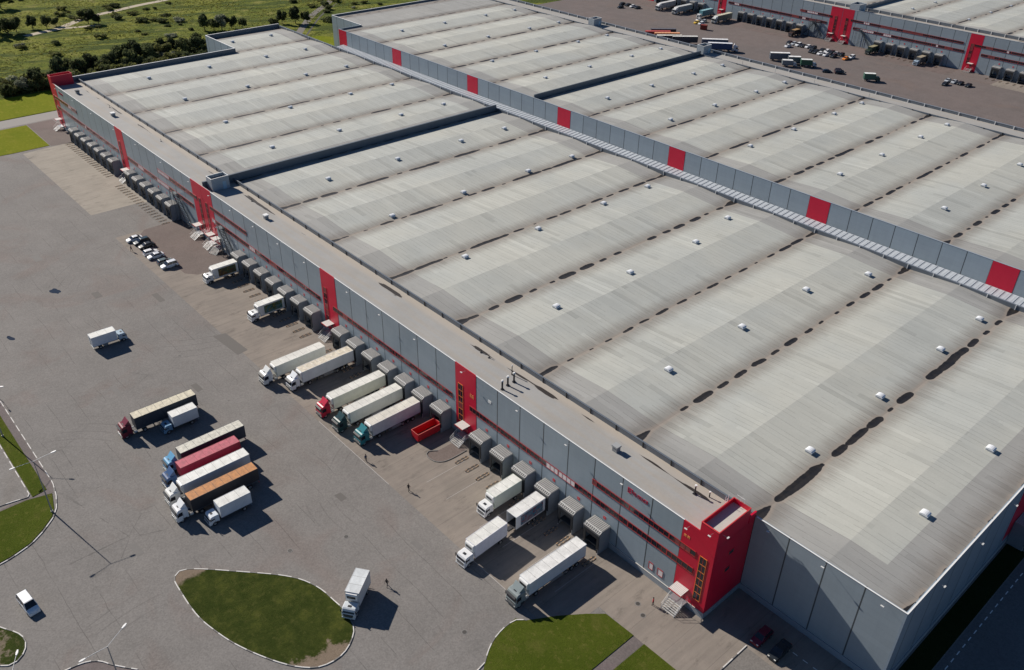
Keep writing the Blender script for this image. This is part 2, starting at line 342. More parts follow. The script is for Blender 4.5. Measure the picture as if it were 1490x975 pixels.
def thing(name, label, cat, loc=(0, 0, 0), rz=0.0, group=None):
    o = bpy.data.objects.new(name, None); COL.objects.link(o); o.location = loc; o.rotation_euler = (0, 0, rz)
    o.empty_display_size = .5
    return tag(o, label, cat, group)
def copy_tree(o, parent=None):
    c = o.copy(); COL.objects.link(c); c.parent = parent
    for ch in list(o.children): copy_tree(ch, c)
    return c
def dup(o, label, loc, rz=0.0, group=None, cat=None):
    c = copy_tree(o); c.location = loc; c.rotation_euler = (0, 0, rz); c['label'] = label
    if group: c['group'] = group
    if cat: c['category'] = cat
    return c
def struct(mb, name): return tag(mb.build(name), None, None, None, 'structure')
def sheet(name, pts, z, m, kind='structure'):
    mb = MB(); mb.add([(x, y, z) for x, y in pts], [tuple(range(len(pts)))], m); o = mb.build(name)
    o['kind'] = kind; return o
def smooth(pts, it=2, closed=True):
    for _ in range(it):
        q = []; n = len(pts)
        for i in range(n if closed else n-1):
            a = pts[i]; b = pts[(i+1) % n]
            q += [(a[0]*.75+b[0]*.25, a[1]*.75+b[1]*.25), (a[0]*.25+b[0]*.75, a[1]*.25+b[1]*.75)]
        pts = q if closed else [pts[0]]+q+[pts[-1]]
    return pts
def resample(pts, step):
    out = [pts[0]]; acc = 0.0
    for a, b in zip(pts, pts[1:]):
        a = Vector(a); b = Vector(b); L = (b-a).length; d = step-acc
        while d <= L and L > 0:
            p = a+(b-a)*(d/L); out.append((p.x, p.y)); d += step
        acc = L-(d-step)
    out.append(pts[-1]); return out
m_kw = M('kerb_white', (.62, .60, .57), .8, 0, .2); m_kb = M('kerb_bare', (.2, .19, .18), .8, 0, .2)
def kerb(name, pts, step=1.15, h=.13, wdt=.16, z=0.0, plain=False):
    P = resample(pts, step); mb = MB()
    for i, (a, b) in enumerate(zip(P, P[1:])):
        a = Vector(a); b = Vector(b)
        if (b-a).length < .02: continue
        d = (b-a).normalized(); nn = Vector((-d.y, d.x))*wdt/2; g = d*.012
        q = [a+g-nn, b-g-nn, b-g+nn, a+g+nn]
        mb.prism([(p.x, p.y) for p in q], z, z+h, m_kb if plain else m_kw if i % 3 != 2 else m_kb, 'xy')
    return struct(mb, name)
def ribbon(name, pts, wdt, z, m, kind='structure'):
    L = []; Rr = []
    for i, p in enumerate(pts):
        a = Vector(pts[max(i-1, 0)]); b = Vector(pts[min(i+1, len(pts)-1)]); d = (b-a).normalized(); n = Vector((-d.y, d.x))*wdt/2
        L.append((p[0]+n.x, p[1]+n.y, z)); Rr.append((p[0]-n.x, p[1]-n.y, z))
    mb = MB(); n = len(pts)
    mb.add(L+Rr, [(i, n+i, n+i+1, i+1) for i in range(n-1)], m)
    o = mb.build(name); o['kind'] = kind; return o

# ------------------------------------------------------------------ ground
m_field = field_mat()
m_asph = asphalt_mat('yard_asphalt', (.212, .199, .186), (.194, .183, .173), (.198, .174, .16))
m_asph_red = asphalt_mat('far_yard_asphalt', (.165, .137, .128), (.15, .13, .123), (.168, .135, .122))
m_redpatch = asphalt_mat('reddish_asphalt', (.165, .132, .118), (.15, .125, .115), (.15, .118, .108), False)
m_apron = apron_mat('apron_concrete', (.262, .228, .196), (.228, .20, .174))
m_apron2 = apron_mat('pale_apron_concrete', (.33, .295, .25), (.295, .265, .225))
m_path = asphalt_mat('path_paving', (.165, .140, .135), (.15, .13, .125), (.16, .13, .13), False)
m_lawn = grass_mat('lawn_grass', (.058, .080, .010), (.074, .095, .013), (.09, .10, .02))
m_lawnb = grass_mat('bright_lawn_grass', (.15, .18, .012), (.175, .195, .015), (.20, .205, .022), bare=.9)
m_soil = M('dirt_track', (.42, .36, .27), .95, 0, .35, .2)
m_shadegrass = grass_mat('shade_toned_verge_grass', (.015, .024, .006), (.02, .03, .008), (.02, .03, .01), bare=.95)  # shade beside the end wall is put into this near-black grass colour

sheet('ground', [(-4000, -3000), (3000, -3000), (3000, 4000), (-4000, 4000)], -.004, m_field)
sheet('yard', [(-299, -400), (600, -400), (600, 223), (-299, 223)], 0.0, m_asph)
sheet('far_yard', [(-330, 222.6), (600, 222.6), (600, 700), (-330, 700)], .004, m_asph_red)
sheet('far_end_road', [(-307.5, -200), (-299, -200), (-299, 160), (-307.5, 160)], .004, M('road_asphalt', (.26, .245, .225), .9, 0, .2, .3))
sheet('pale_apron', [(-268.5, -18.8), (-205.3, -18.8), (-205.3, -6.2), (-203, 0), (-270, 0)], .006, m_apron2)
sheet('dock_apron', [(-186.5, -19), (-12, -19), (-12, -10.3), (24, -10.3), (24, 9.3), (-186.5, 9.3)], .006, m_apron)
sheet('reddish_parking', [(-186.4, -11), (-184, -13.2), (-155, -13.2), (-152.3, -11), (-150.5, 0), (-187, 0)], .011, m_redpatch)
sheet('reddish_pavement', [(-298, -8.8), (-270.2, -9.2), (-268.5, 0), (-298, 0)], .006, m_redpatch)
sheet('far_apron', [(-330, 322), (-113, 322), (-113, 336), (-330, 336)], .01, apron_mat('far_apron_surface', (.17, .13, .12), (.15, .125, .115)))
sheet('far_pale_apron', [(-94, 322), (60, 322), (60, 336), (-94, 336)], .014, m_apron)
sheet('asphalt_patch', [(-122.5, -21.0), (-112.0, -20.2), (-112.4, -17.6), (-122.0, -18.2)], .011, M('patch_asphalt', (.13, .12, .11), .9))
for i, (x, y, a, b) in enumerate([(-136, -29, 2.6, 1.7), (-108, -33, 3.2, 1.4), (-118, -46, 4.0, 1.2), (-60, -28, 2.2, 1.4), (-72, -60, 3.5, 1.3), (-160, -35, 3.4, 1.8), (-190, -40, 4.5, 2.0), (-150, -24, 5, 1.5), (-42, -24.5, 2.4, 1.2), (-204, -52, 3, 2)]):
    sheet('asphalt_patch', [(x, y), (x+a, y+.1), (x+a-.1, y+b), (x+.1, y+b-.1)], .0105, M('patch_asphalt' if i % 2 else 'old_patch', (.13, .12, .11) if i % 2 else (.175, .165, .155), .9, 0, .3, .8))
sheet('south_forecourt', [(7.6, -60), (60, -60), (60, .8), (7.6, .8)], .008, asphalt_mat('forecourt', (.19, .175, .16), (.17, .16, .15), (.18, .155, .14), False))
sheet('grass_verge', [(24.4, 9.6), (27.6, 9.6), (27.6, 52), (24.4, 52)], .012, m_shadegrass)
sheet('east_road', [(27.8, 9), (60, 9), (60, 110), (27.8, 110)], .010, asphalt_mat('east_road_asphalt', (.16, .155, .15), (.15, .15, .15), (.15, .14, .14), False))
# painted markings
mk = MB(); y = 8.0
while y < 60: mk.box(28.78, 28.93, y, y+.95, .014, .017, m_white, 't'); y += 1.9
struct(mk, 'road_dashes')
mk = MB()
for x in (10.9, 12.6, 14.3, 16.0): mk.box(x, x+.8, 5.15, 5.28, .012, .015, m_white, 't')
for x in (-51, -45.2, -36.1, -30.1, -24, -17.6): mk.box(x-1.0, x-.9, -13.5, -4.5, .012, .015, M('worn_white', (.38, .36, .34), .9, 0, .5, 2), 't')
struct(mk, 'bay_lines')
mk = MB(); mk.box(-80, -56, -19.06, -18.94, .012, .015, M('worn_white'), 't'); mk.box(-35, -24, -19.06, -18.94, .012, .015, M('worn_white'), 't'); struct(mk, 'apron_line')
# lawns and kerbs
I1 = [(-60.1, -57.5), (-61.3, -56.3), (-60.7, -54.8), (-58.5, -52.4), (-54.7, -48.8), (-50.6, -44.9), (-48.3, -43.1), (-46.3, -41.9), (-43.1, -40.8), (-40.2, -40.6), (-37.4, -40.3), (-34.9, -40.6), (-33.2, -41.1), (-31.8, -42.5), (-30.7, -44.3), (-30.4, -46.0), (-30.7, -48.0), (-31.6, -49.6), (-34.3, -51.9), (-38.4, -54.1), (-42.9, -56.0), (-47.2, -57.1), (-50.3, -57.7), (-54.0, -57.8), (-58.2, -57.6)]
def island_mat():
    g = NG('island_grass'); X, Y, Z = g.xyz()
    a = g.noise(scale=.3, detail=6, rough=.7); b = g.noise(scale=6, detail=4, rough=.8)
    colr = g.mix(g.step(a, .4, .6), (.034, .047, .010), (.050, .062, .014)); colr = g.mix(g.step(a, .52, .7), colr, (.075, .085, .018)); colr = g.mix(g.ma('MULTIPLY', g.step(g.noise(scale=.9, detail=5, rough=.8), .5, .7), .5), colr, (.10, .10, .03))
    d1 = g.ma('ADD', g.ma('MULTIPLY', g.ma('SUBTRACT', X, -33.5), .45), g.ma('MULTIPLY', g.ma('SUBTRACT', -46.5, Y), .10))
    d1 = g.ma('ADD', d1, g.ma('MULTIPLY_ADD', a, 5.2, -2.6)); e1 = g.step(d1, .15, .7)
    d2 = g.ma('ADD', g.ma('SUBTRACT', -58.5, X), g.ma('MULTIPLY_ADD', a, 3, -1.5)); e2 = g.step(d2, -.4, .4)
    br = g.ma('MAXIMUM', e1, e2); colr = g.mix(g.ma('MULTIPLY', br, .85), colr, (.26, .20, .155))
    return g.out(g.val(colr, g.ma('MULTIPLY_ADD', b, 1.0, .5)), .95, bump=b, bs=.9, bd=.12, spec=.03)
sI1 = smooth(I1)
def lawn(name, pts, m, z=.09):
    mb = MB(); mb.prism(pts, 0, z, m, 'xy'); return struct(mb, name)
lawn('grass_island', sI1, island_mat()); kerb('island_kerb', sI1+[sI1[0]])
I2 = [(-14.9, -60), (-15.1, -31.1), (-17.3, -28.4), (-18.6, -25.3), (-18.8, -21.6), (-17.4, -20.5), (-15.0, -16.5), (-12.3, -12.8), (-10.3, -10.5), (-4.9, -10.3), (-4.8, -60)]
lawn('corner_lawn', I2, m_lawn); kerb('corner_lawn_kerb', smooth(I2[:6], 2, False))
lawn('corner_lawn', [(-2.8, -10.3), (3.3, -10.2), (3.3, -60), (-2.9, -60)], m_lawn)
sheet('footpath', [(-4.7, -10.3), (-2.9, -10.3), (-3.0, -60), (-4.7, -60)], .012, m_path)
lawn('verge_lawn', [(-300, -65.8), (-94.6, -65.8), (-94.2, -68.3), (-300, -68.4)], m_lawn)
L2 = [(-94.0, -69.4), (-92.9, -65.4), (-88.8, -66.4), (-87.0, -67.3), (-84.8, -69.6), (-83.0, -72.0), (-81.9, -75.5), (-81.6, -78), (-82, -100), (-94.2, -100)]
lawn('verge_lawn', L2, m_lawn)
kL = [(-300, -64.4), (-95.7, -64.4), (-92.0, -65.0), (-88.7, -66.0), (-86.5, -67.3), (-84.3, -69.6), (-82.6, -72.0), (-81.5, -75.4), (-81.2, -78), (-81.6, -100)]
kerb('yard_kerb', kL)
sheet('footway', [(-300, -64.5), (-95.6, -64.5), (-93, -65.2), (-94.6, -65.8), (-300, -65.8)], .014, m_path)
sheet('footway', [(-94.6, -65.8), (-93, -65.2), (-94.1, -69.4), (-94.2, -100), (-95.4, -100), (-94.4, -68.3)], .016, m_path)
kerb('car_park_kerb', [(-300, -68.5), (-94.6, -68.5), (-95.5, -73), (-95.5, -100)])
sheet('car_park', [(-300, -68.6), (-95.0, -68.6), (-95.6, -100), (-300, -100)], .010, asphalt_mat('car_park_asphalt', (.23, .215, .20), (.21, .20, .19), (.2, .185, .17), False))
L3 = smooth([(-70, -81.5), (-67.9, -80.6), (-65.3, -78.9), (-63.2, -78.5), (-61.2, -79.2), (-60.0, -80.8), (-60.4, -82.2), (-63, -84.2), (-70, -84)])
lawn('small_island', L3, grass_mat('small_island_grass', (.035, .05, .012), (.05, .065, .015), (.08, .08, .03), .6, .56)); kerb('small_island_kerb', L3+[L3[0]])
BK = smooth([(-54.3, -77), (-53.9, -73.6), (-53, -72.1), (-52, -71.3), (-50.8, -70.7), (-47.6, -68.2)], 2, False)
kerb('paved_island_kerb', BK, .9); sheet('paved_island', BK+[(-43, -72), (-43, -82), (-53, -82)], .013, m_path)
kerb('forecourt_kerb', [(7.4, 1.0), (7.4, -30)])
kerb('pier_kerb', smooth([(-57.6, -6.6), (-58.9, -8.3), (-57.6, -9.3), (-55.2, -9.0), (-54.0, -7.2), (-54.1, -2.4)], 2, False), .9, plain=True)
sheet('pier_paving', smooth([(-57.6, -6.6), (-58.9, -8.3), (-57.6, -9.3), (-55.2, -9.0), (-54.0, -7.2), (-54.1, -2.4)], 2, False)+[(-57.6, -2.4)], .0125, m_redpatch)
lawn('far_lawn', [(-297.5, -60), (-297.3, -9.2), (-271.0, -9.5), (-270.8, -22), (-274, -60)], m_lawnb)
lawn('far_lawn', [(-334, -60), (-307.8, -60), (-308.2, 8), (-334, 14)], m_lawnb)
lawn('far_lawn', [(-345, 100), (-307.8, 100), (-307.8, 150), (-320, 158), (-345, 140)], m_lawnb)
ribbon('dirt_road', smooth([(-431, 30), (-434, 38), (-435.9, 47.3), (-444.4, 56.4), (-453.7, 67.9), (-457.2, 80.7), (-464.1, 97.5), (-467.9, 115.9), (-480, 140)], 2, False), 4.2, .01, m_soil)
ribbon('dirt_road', smooth([(-436, 48), (-433, 58), (-432, 66)], 1, False), 3, .014, m_soil)
ribbon('muddy_track', smooth([(-340, 120), (-347.2, 129.2), (-364.6, 143.1), (-388.1, 163.1), (-404.9, 183.3), (-440, 215)], 2, False), 3.6, .01, M('mud', (.15, .135, .12), .9, 0, .4, .4))
ribbon('muddy_track', smooth([(-338, 124), (-345, 133), (-362, 147), (-385, 167), (-402, 187)], 2, False), .9, .015, M('mud_rut', (.06, .055, .05), .9))
# small dark, smooth spots in the yard
m_darkspot = M('dark_smooth_asphalt', (.03, .035, .045), .12, 0, .1)

# ------------------------------------------------------------------ warehouse parts
def pitched_roof(x0, x1, y0, y1, zv, rise, voff, m):
    xs = set([x0, x1]); k = math.floor((x0-voff)/12)
    while voff+12*k <= x1:
        if voff+12*k >= x0: xs.add(voff+12*k)
        k += 1
    xs = sorted(xs); mb = MB()
    def zz(x):
        t = ((x-voff) % 24)/12; return zv + rise*(t if t <= 1 else 2-t)
    for a, b in zip(xs, xs[1:]): mb.quad((a, y0, zz(a)), (b, y0, zz(b)), (b, y1, zz(b)), (a, y1, zz(a)), m)
    return mb
def window_band(parent, x0, x1, z0, z1, y, n=-1, frame=None, axis='x', seed=0):
    frame = frame or m_frame; rr = random.Random(seed); mb = MB(); gl = MB()
    L = x1-x0; c = max(1, round(L/1.0)); e = .075
    yy0, yy1 = (y-.05, y) if n < 0 else (y, y+.05)
    mb.box(x0, x1, yy0-.03, yy1, z1-e, z1+.02, frame); mb.box(x0, x1, yy0-.03, yy1, z0-.02, z0+e, frame)
    ms = [m_glass]*7+[m_pane]*2+[m_blind]; run = 0; cur = m_glass
    for i in range(c+1):
        x = x0+L*i/c; xw = .1 if i % 8 == 0 else .025
        mb.box(max(x0, x-xw), min(x1, x+xw), yy0-.02, yy1, z0+e, z1-e, frame)
        if i < c:
            if run <= 0: cur = rr.choice([m_glass, m_glass, m_glass, m_pane, m_blind] if rr.random() < .5 else [m_glass]); run = rr.randint(1, 5)
            run -= 1; mm = cur
            a = x+xw; b = x0+L*(i+1)/c-.025
            gl.box(a, b, yy0+.01 if n < 0 else yy0, yy1 if n < 0 else yy1-.01, z0+e, z1-e, mm, 'sn')
    fr = mb.build('window_band', parent); gl.build('window_panes', fr); return fr
def stair_window(parent, x0, x1, z0, z1, y, n=-1, seed=0):
    m_orange = globals()['m_orange'] if -61 < x0 < 0 and y < 1 else m_redtrim
    mb = MB(); gl = MB(); rr = random.Random(seed); a = .07; ya, yb = (y-.07, y) if n < 0 else (y, y+.07)
    mb.box(x0-a, x0, ya, yb, z0-a, z1+a, m_orange); mb.box(x1, x1+a, ya, yb, z0-a, z1+a, m_orange)
    k = 6; h = (z1-z0)/k
    for i in range(k+1): mb.box(x0, x1, ya+.01, yb, z0+h*i-.04, z0+h*i+.04, m_orange)
    mb.box((x0+x1)/2-.03, (x0+x1)/2+.03, ya+.02, yb, z0, z1, m_redtrim)
    for i in range(k):
        mm = rr.choice([m_glass, m_glass, m_glass, m_pane])
        gl.box(x0, x1, ya+.04 if n < 0 else ya, yb if n < 0 else yb-.04, z0+h*i+.04, z0+h*(i+1)-.04, mm, 'sn')
    fr = mb.build('stair_window', parent); gl.build('window_panes', fr)

SHP = None
def shelter_proto():
    W, D, H = 1.75, 2.6, 4.9          # local: wall plane y=0, sticks out to -y
    root = MB(); root.box(-W, -W+.12, -D, 0, .0, H-.12, m_galv); root.box(W-.12, W, -D, 0, .0, H-.12, m_galv)
    root.box(-W, W, -.15, -.03, 0, 1.15, m_kerbgrey)
    me = {'dock_shelter': root.mesh('dock_shelter')}
    rf = MB(); rf.prism([(-W-.04, H-.12), (W+.04, H-.12), (W+.04, H), (-W-.04, H)], -D+.45, -.004, m_shelroof, 'xz')
    for i in range(10):
        x = -W+.18+i*(2*W-.36)/9; rf.box(x-.05, x+.05, -D+.45, -.01, H, H+.06, M('shelter_rib', (.5, .49, .47), .5))
    me['roof'] = rf.mesh('roof')
    fr = MB(); fr.prism([(-D+.45, H), (-D-.05, H-.25), (-D-.05, H-.75), (-D+.1, H-.75), (-D+.45, H-.2)], -W-.04, W+.04, M('shelter_hood', (.13, .13, .13), .75), 'yz')
    for s in (-1, 1): fr.box(s*W-(.5 if s > 0 else .0), s*W+(.5 if s < 0 else 0), -D-.02, -D+.1, 1.1, H-.75, m_dark)
    fr.box(-W+.5, W-.5, -D-.01, -D+.1, H-1.6, H-.75, m_dark)
    fr.bar((-W, -D+.45, H+.03), (W, -D+.45, H+.03), .06, m_white); fr.bar((-W, -D-.06, H-.26), (W, -D-.06, H-.26), .05, M('shelter_slat', (.5, .49, .47), .6))
    for i in range(9): fr.prism([(-D+.42, H+.02), (-D-.07, H-.24), (-D-.07, H-.2), (-D+.42, H+.06)], -W+.2+i*.41, -W+.32+i*.41, M('shelter_slat', (.5, .49, .47), .6), 'yz')
    me['seal_frame'] = fr.mesh('seal_frame')
    ins = MB(); ins.box(-W+.13, W-.13, -D+.4, -.2, 1.05, 1.2, m_steeld); ins.box(-1.3, 1.3, -.3, -.2, 1.2, 4.1, M('sectional_door', (.3, .33, .36), .5))
    for s in (-1, 1):
        ins.box(s*1.5-.09, s*1.5+.09, -D-.12, -D+.02, .4, 1.15, m_dark)
        ins.box(s*1.62-.05, s*1.62+.05, -D-.04, -D+.06, 0, 1.1, M('bollard_pale', (.6, .6, .58), .5))
    me['loading_door'] = ins.mesh('loading_door')
    return me
def add_shelter(parent, x, y, rz=0.0):
    global SHP
    if SHP is None: SHP = shelter_proto()
    o = bpy.data.objects.new('dock_shelter', SHP['dock_shelter']); COL.objects.link(o); o.parent = parent; o.location = (x, y, 0); o.rotation_euler = (0, 0, rz)
    for k in ('roof', 'seal_frame', 'loading_door'):
        c = bpy.data.objects.new(k, SHP[k]); COL.objects.link(c); c.parent = o
    return o
def red_marker(parent, x, y, z=5.6, n=-1):
    mb = MB(); a, b = (y-.04, y-.003) if n < 0 else (y+.003, y+.04); mb.box(x-.3, x+.3, a, b, z-.3, z+.3, m_redtrim)
    mb.box(x-.03, x+.03, a-.01, b, z-.15, z+.18, M('marker_number', (.7, .35, .35), .6)); mb.build('dock_number_sign', parent)
VENT = None
def vent(parent, x, y, z):
    global VENT
    if VENT is None:
        b = MB(); b.box(-.62, .62, -.55, .55, 0, .42, M('vent_curb', (.45, .46, .47), .6))
        t = MB(); n = 8; pts = [(-.72, .42)]+[(-.72*math.cos(math.pi*i/n), .42+.34*math.sin(math.pi*i/n)) for i in range(1, n)]+[(.72, .42)]
        t.prism(pts, -.62, .62, M('vent_dome', (.74, .76, .78), .35), 'xz')
        VENT = (b.mesh('roof_vent'), t.mesh('dome'))
    o = bpy.data.objects.new('roof_vent', VENT[0]); COL.objects.link(o); o.parent = parent; o.location = (x, y, z)
    c = bpy.data.objects.new('dome', VENT[1]); COL.objects.link(c); c.parent = o
FL = None
def floodlight(parent, x, y, z, rz=0):
    global FL
    if FL is None:
        b = MB(); b.bar((0, 0, 0), (0, -.9, .15), .03, m_steel); b.box(-.24, .24, -1.08, -.86, .1, .18, M('lamp_housing', (.6, .6, .58), .6)); FL = b.mesh('floodlight')
    o = bpy.data.objects.new('floodlight', FL); COL.objects.link(o); o.parent = parent; o.location = (x, y, z); o.rotation_euler = (0, 0, rz)
def door_entry(parent, x, y, n=-1, stairs=True, ang=0):
    """corrugated door canopy, door, landing and metal stair in front of a strip"""
    s = n
    c = MB(); c.box(-1.15, 1.15, 0, 2.0, 3.7, 3.8, m_doorcan); c.box(-1.17, 1.17, 1.98, 2.03, 3.6, 3.82, m_redtrim)
    for a in (-1.05, 1.05): c.bar((a, 1.9, 3.7), (a, .05, 3.0), .03, m_steel)
    o = c.build('door_canopy', parent); o.location = (x, y, 0); o.rotation_euler = (0, 0, math.pi if s < 0 else 0)
    d = MB(); d.box(x-.5, x+.5, min(y, y+s*.06), max(y, y+s*.06), 1.25, 3.3, M('door_red', (.3, .02, .03), .5)); d.box(x-.42, x+.42, min(y+s*.06, y+s*.08), max(y+s*.06, y+s*.08), 2.3, 3.1, m_glass); d.build('door', parent)
    if not stairs: return
    st = MB(); st.box(-1.3, 1.3, .02, 1.4, 1.12, 1.2, m_steel)
    for i in range(6):
        yy = 1.4+i*.29; st.box(-1.25, 1.25, yy, yy+.24, 1.02-.19*i, 1.06-.19*i, M('tread', (.5, .5, .49), .5, .3))
    for a in (-1.3, 1.3):
        st.bar((a, 1.4, 1.15), (a, 3.15, 0), .05, m_steel); st.bar((a, 1.4, 2.15), (a, 3.1, 1.0), .03, m_cap); st.bar((a, .1, 2.15), (a, 1.4, 2.15), .03, m_cap)
        st.bar((a, 1.4, 1.65), (a, 3.1, .5), .02, m_cap)
        for t in (.1, 1.4): st.bar((a, t, 0), (a, t, 2.15), .03, m_steel)
        st.bar((a, 3.1, 0), (a, 3.1, 1.0), .03, m_steel); st.bar((a, 2.25, .55), (a, 2.25, 1.58), .02, m_steel)
    o = st.build('entry_stair', parent); o.location = (x, y, 0); o.rotation_euler = (0, 0, (math.pi if s < 0 else 0)+ang)
def escape_stair(parent, x0, x1, y, ztop, n=-1):
    """long dark steel escape stair running down along the wall"""
    mb = MB(); s = n; ya, yb = y+s*.5, y+s*1.6
    steps = 22; L = x1-x0
    for yy in (ya, yb):
        mb.bar((x0, yy, ztop), (x1, yy, 1.2), .08, m_steeld); mb.bar((x0, yy, ztop+1.1), (x1, yy, 2.3), .04, m_steeld); mb.bar((x0, yy, ztop+.55), (x1, yy, 1.75), .03, m_steeld)
        for i in range(9):
            t = i/8; mb.bar((x0+L*t, yy, ztop-(ztop-1.2)*t), (x0+L*t, yy, ztop-(ztop-1.2)*t+1.1), .03, m_steeld)
    for i in range(steps):
        t = (i+.5)/steps; x = x0+L*t; z = ztop-(ztop-1.2)*t; mb.box(x-.14, x+.14, min(ya, yb), max(ya, yb), z-.03, z+.02, m_steeld)
    sx = -1 if L > 0 else 1; mb.box(min(x0, x0+sx*2.2), max(x0, x0+sx*2.2), min(y+s*.05, yb), max(y+s*.05, yb), ztop-.06, ztop, m_steeld)
    for xx in (x0+sx*.1, x0+sx*2.1):
        mb.bar((xx, yb, 0), (xx, yb, ztop+1.1), .06, m_steeld); mb.bar((xx, ya, 0), (xx, ya, ztop), .06, m_steeld)
    mb.bar((x0, yb, ztop+1.1), (x0+sx*2.2, yb, ztop+1.1), .04, m_steeld); mb.bar((x0+sx*2.1, ya, ztop+1.1), (x0+sx*2.1, yb, ztop+1.1), .04, m_steeld)
    mb.bar((x0+L*.5, yb, 0), (x0+L*.5, yb, (ztop+1.2)/2), .07, m_steeld); mb.bar((x0+sx*2, yb, 0), (x0+L*.5, yb, (ztop+1.2)/2), .05, m_steeld)
    mb.build('escape_stair', parent)

# ------------------------------------------------------------------ NEAR WAREHOUSE
B1 = thing('warehouse', 'long grey warehouse in the foreground with red corner tower and a row of truck docks', 'warehouse')
ZT = 16.4
def wall_with(parent, segs, y, z0, z1, t, mat_grey, n=-1):
    mb = MB(); red = []
    for a, b, k in segs:
        if k == 'g': mb.box(a, b, min(y, y-n*t), max(y, y-n*t), z0, z1, mat_grey)
        else: red.append((a, b))
    o = mb.build('front_wall', parent)
    for a, b in red:
        rb = MB(); rb.box(a, b, min(y+n*.04, y-n*t), max(y+n*.04, y-n*t), z0, z1, m_red); rb.build('red_panel', parent)
segs = []; reds = [(-288, -282), (-228, -222), (-174, -168.06), (-167.94, -162), (-108, -102), (-60, -54), (-6, 0)]; x = -288
for a, b in reds:
    if a > x+.2: segs.append((x, a, 'g'))
    segs.append((a, b, 'r')); x = b
wall_with(B1, segs, 0.0, 1.2, ZT, .3, m_wallx)
mb = MB(); mb.box(-287.9, -.1, -.12, .3, 0, 1.15, m_plinth); mb.box(-287.9, 0, -.16, .0, 1.15, 1.2, m_conc)
mb.box(-.1, .08, -.12, 9.3, 0, 1.15, m_plinth); mb.box(.08, 24.1, 9.28, 9.6, 0, 1.15, m_plinth); mb.box(23.9, 24.12, 9.6, 104, 0, 1.15, m_plinth); mb.build('plinth', B1)
m_uc = M('upstand_cap', (.36, .37, .37), .6)
mb = MB()
for a, b, k in segs:
    mb.box(a, b, -.04, .12, ZT, ZT+.04, m_cap if k == 'g' else m_redtrim); mb.box(a, b, .12, .3, ZT, ZT+.03, m_uc)
mb.build_each('coping', B1)
# hall walls
mb = MB(); mb.box(.05, 23.7, 9.37, 9.67, 1.2, 15.6, m_wallx); mb.box(-288, -.35, 9.5, 9.8, 13, 15.0, m_wallx); mb.build_each('hall_wall', B1)
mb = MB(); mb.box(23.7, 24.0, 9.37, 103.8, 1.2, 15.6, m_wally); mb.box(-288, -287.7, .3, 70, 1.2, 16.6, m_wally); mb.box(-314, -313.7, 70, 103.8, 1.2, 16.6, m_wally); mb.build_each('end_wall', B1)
mb = MB(); mb.box(-313.7, -288, 70, 70.3, 1.2, 16.6, m_wallx); mb.box(-314, 24, 103.5, 103.8, 1.2, 14.9, m_wallx); mb.build_each('back_wall', B1)
mb = MB(); mb.box(0.35, 24.05, 9.32, 9.5, 15.6, 15.66, m_cap); mb.box(23.85, 24.06, 9.5, 103.8, 15.6, 15.66, m_cap)
mb.box(-288.05, -287.6, .3, 70, 16.6, 16.66, m_cap); mb.box(-314.05, -313.6, 70, 103.8, 16.6, 16.66, m_cap); mb.box(-313.6, -288, 69.95, 70.35, 16.6, 16.66, m_cap); mb.build_each('coping', B1)
mb = MB(); mb.box(-287.7, -287.62, .3, 70.3, 14.8, 16.6, m_kerbgrey); mb.box(-313.7, -313.62, 70.3, 103.5, 14.8, 16.6, m_kerbgrey)
mb.box(-168.3, -167.9, .8, 103.6, 14.7, 17.0, m_kerbgrey); mb.box(-168.4, -167.8, .8, 103.6, 17.0, 17.06, m_kerbgrey); mb.build_each('fire_wall', B1)
rm1 = roof_mat('hall_roof_near', -288, 24, 9.6, 103.6, 0, 1.0); rm1b = roof_mat('hall_roof_far', -314, -168, 9.6, 103.6, 0, 4.0)
pitched_roof(-167.9, 23.7, 9.6, 103.6, 14.9, .7, 0, rm1).build('roof', B1)
o = pitched_roof(-287.65, -168.3, 9.6, 103.6, 14.9, .7, 0, rm1b); 
for q in [(-313.65, 70.3, -287.65, 103.6)]: o.quad((q[0], q[1], 14.9), (-300, q[1], 15.5), (-300, q[3], 15.5), (q[0], q[3], 14.9), rm1b); o.quad((-300, q[1], 15.5), (q[2], q[1], 14.9), (q[2], q[3], 14.9), (-300, q[3], 15.5), rm1b)
o.build('roof', B1)
mb = MB(); mb.quad((-287.7, .3, 15.1), (-.3, .3, 15.1), (-.3, 9.5, 14.85), (-287.7, 9.5, 14.85), strip_mat('office_strip_roof', 9.3, -1)); mb.build_each('office_roof', B1)
# kerb upstand between office strip and hall, with joint posts
mb = MB(); mb.box(-287.6, -.35, 9.37, 9.62, 14.7, 15.85, m_kerbgrey); mb.box(-287.6, -.35, 9.34, 9.68, 15.85, 15.89, m_kerbgrey)
x = -286
while x < -3: mb.box(x-.1, x+.1, 9.27, 9.37, 14.75, 15.93, m_black); x += 6
mb.build('roof_kerb', B1)
mb = MB(); mb.box(-313.6, 23.9, 103.5, 103.85, 14.7, 15.95, m_kerbgrey); mb.box(-313.6, 23.9, 103.85, 104.15, 15.6, 15.9, m_steel)
x = -312
while x < 24: mb.box(x-.07, x+.07, 103.36, 103.5, 14.7, 16.05, m_cap); x += 6
mb.build('gutter', B1)
for x0, x1, z0, z1 in [(-286, -229.4, 7.4, 8.6), (-221.5, -175.2, 7.4, 8.6), (-163.8, -109.2, 7.4, 8.6), (-103.8, -61.1, 7.4, 8.6), (-55.9, -3.1, 7.4, 8.6),
                       (-286, -264, 10.95, 12.05), (-197.5, -171.8, 10.95, 12.05), (-163.8, -143.5, 10.95, 12.05), (-24.2, -3.1, 10.95, 12.05)]:
    inred = 0
    window_band(B1, x0, x1, z0, z1, -.055, -1, seed=int(-x0*3+z0))
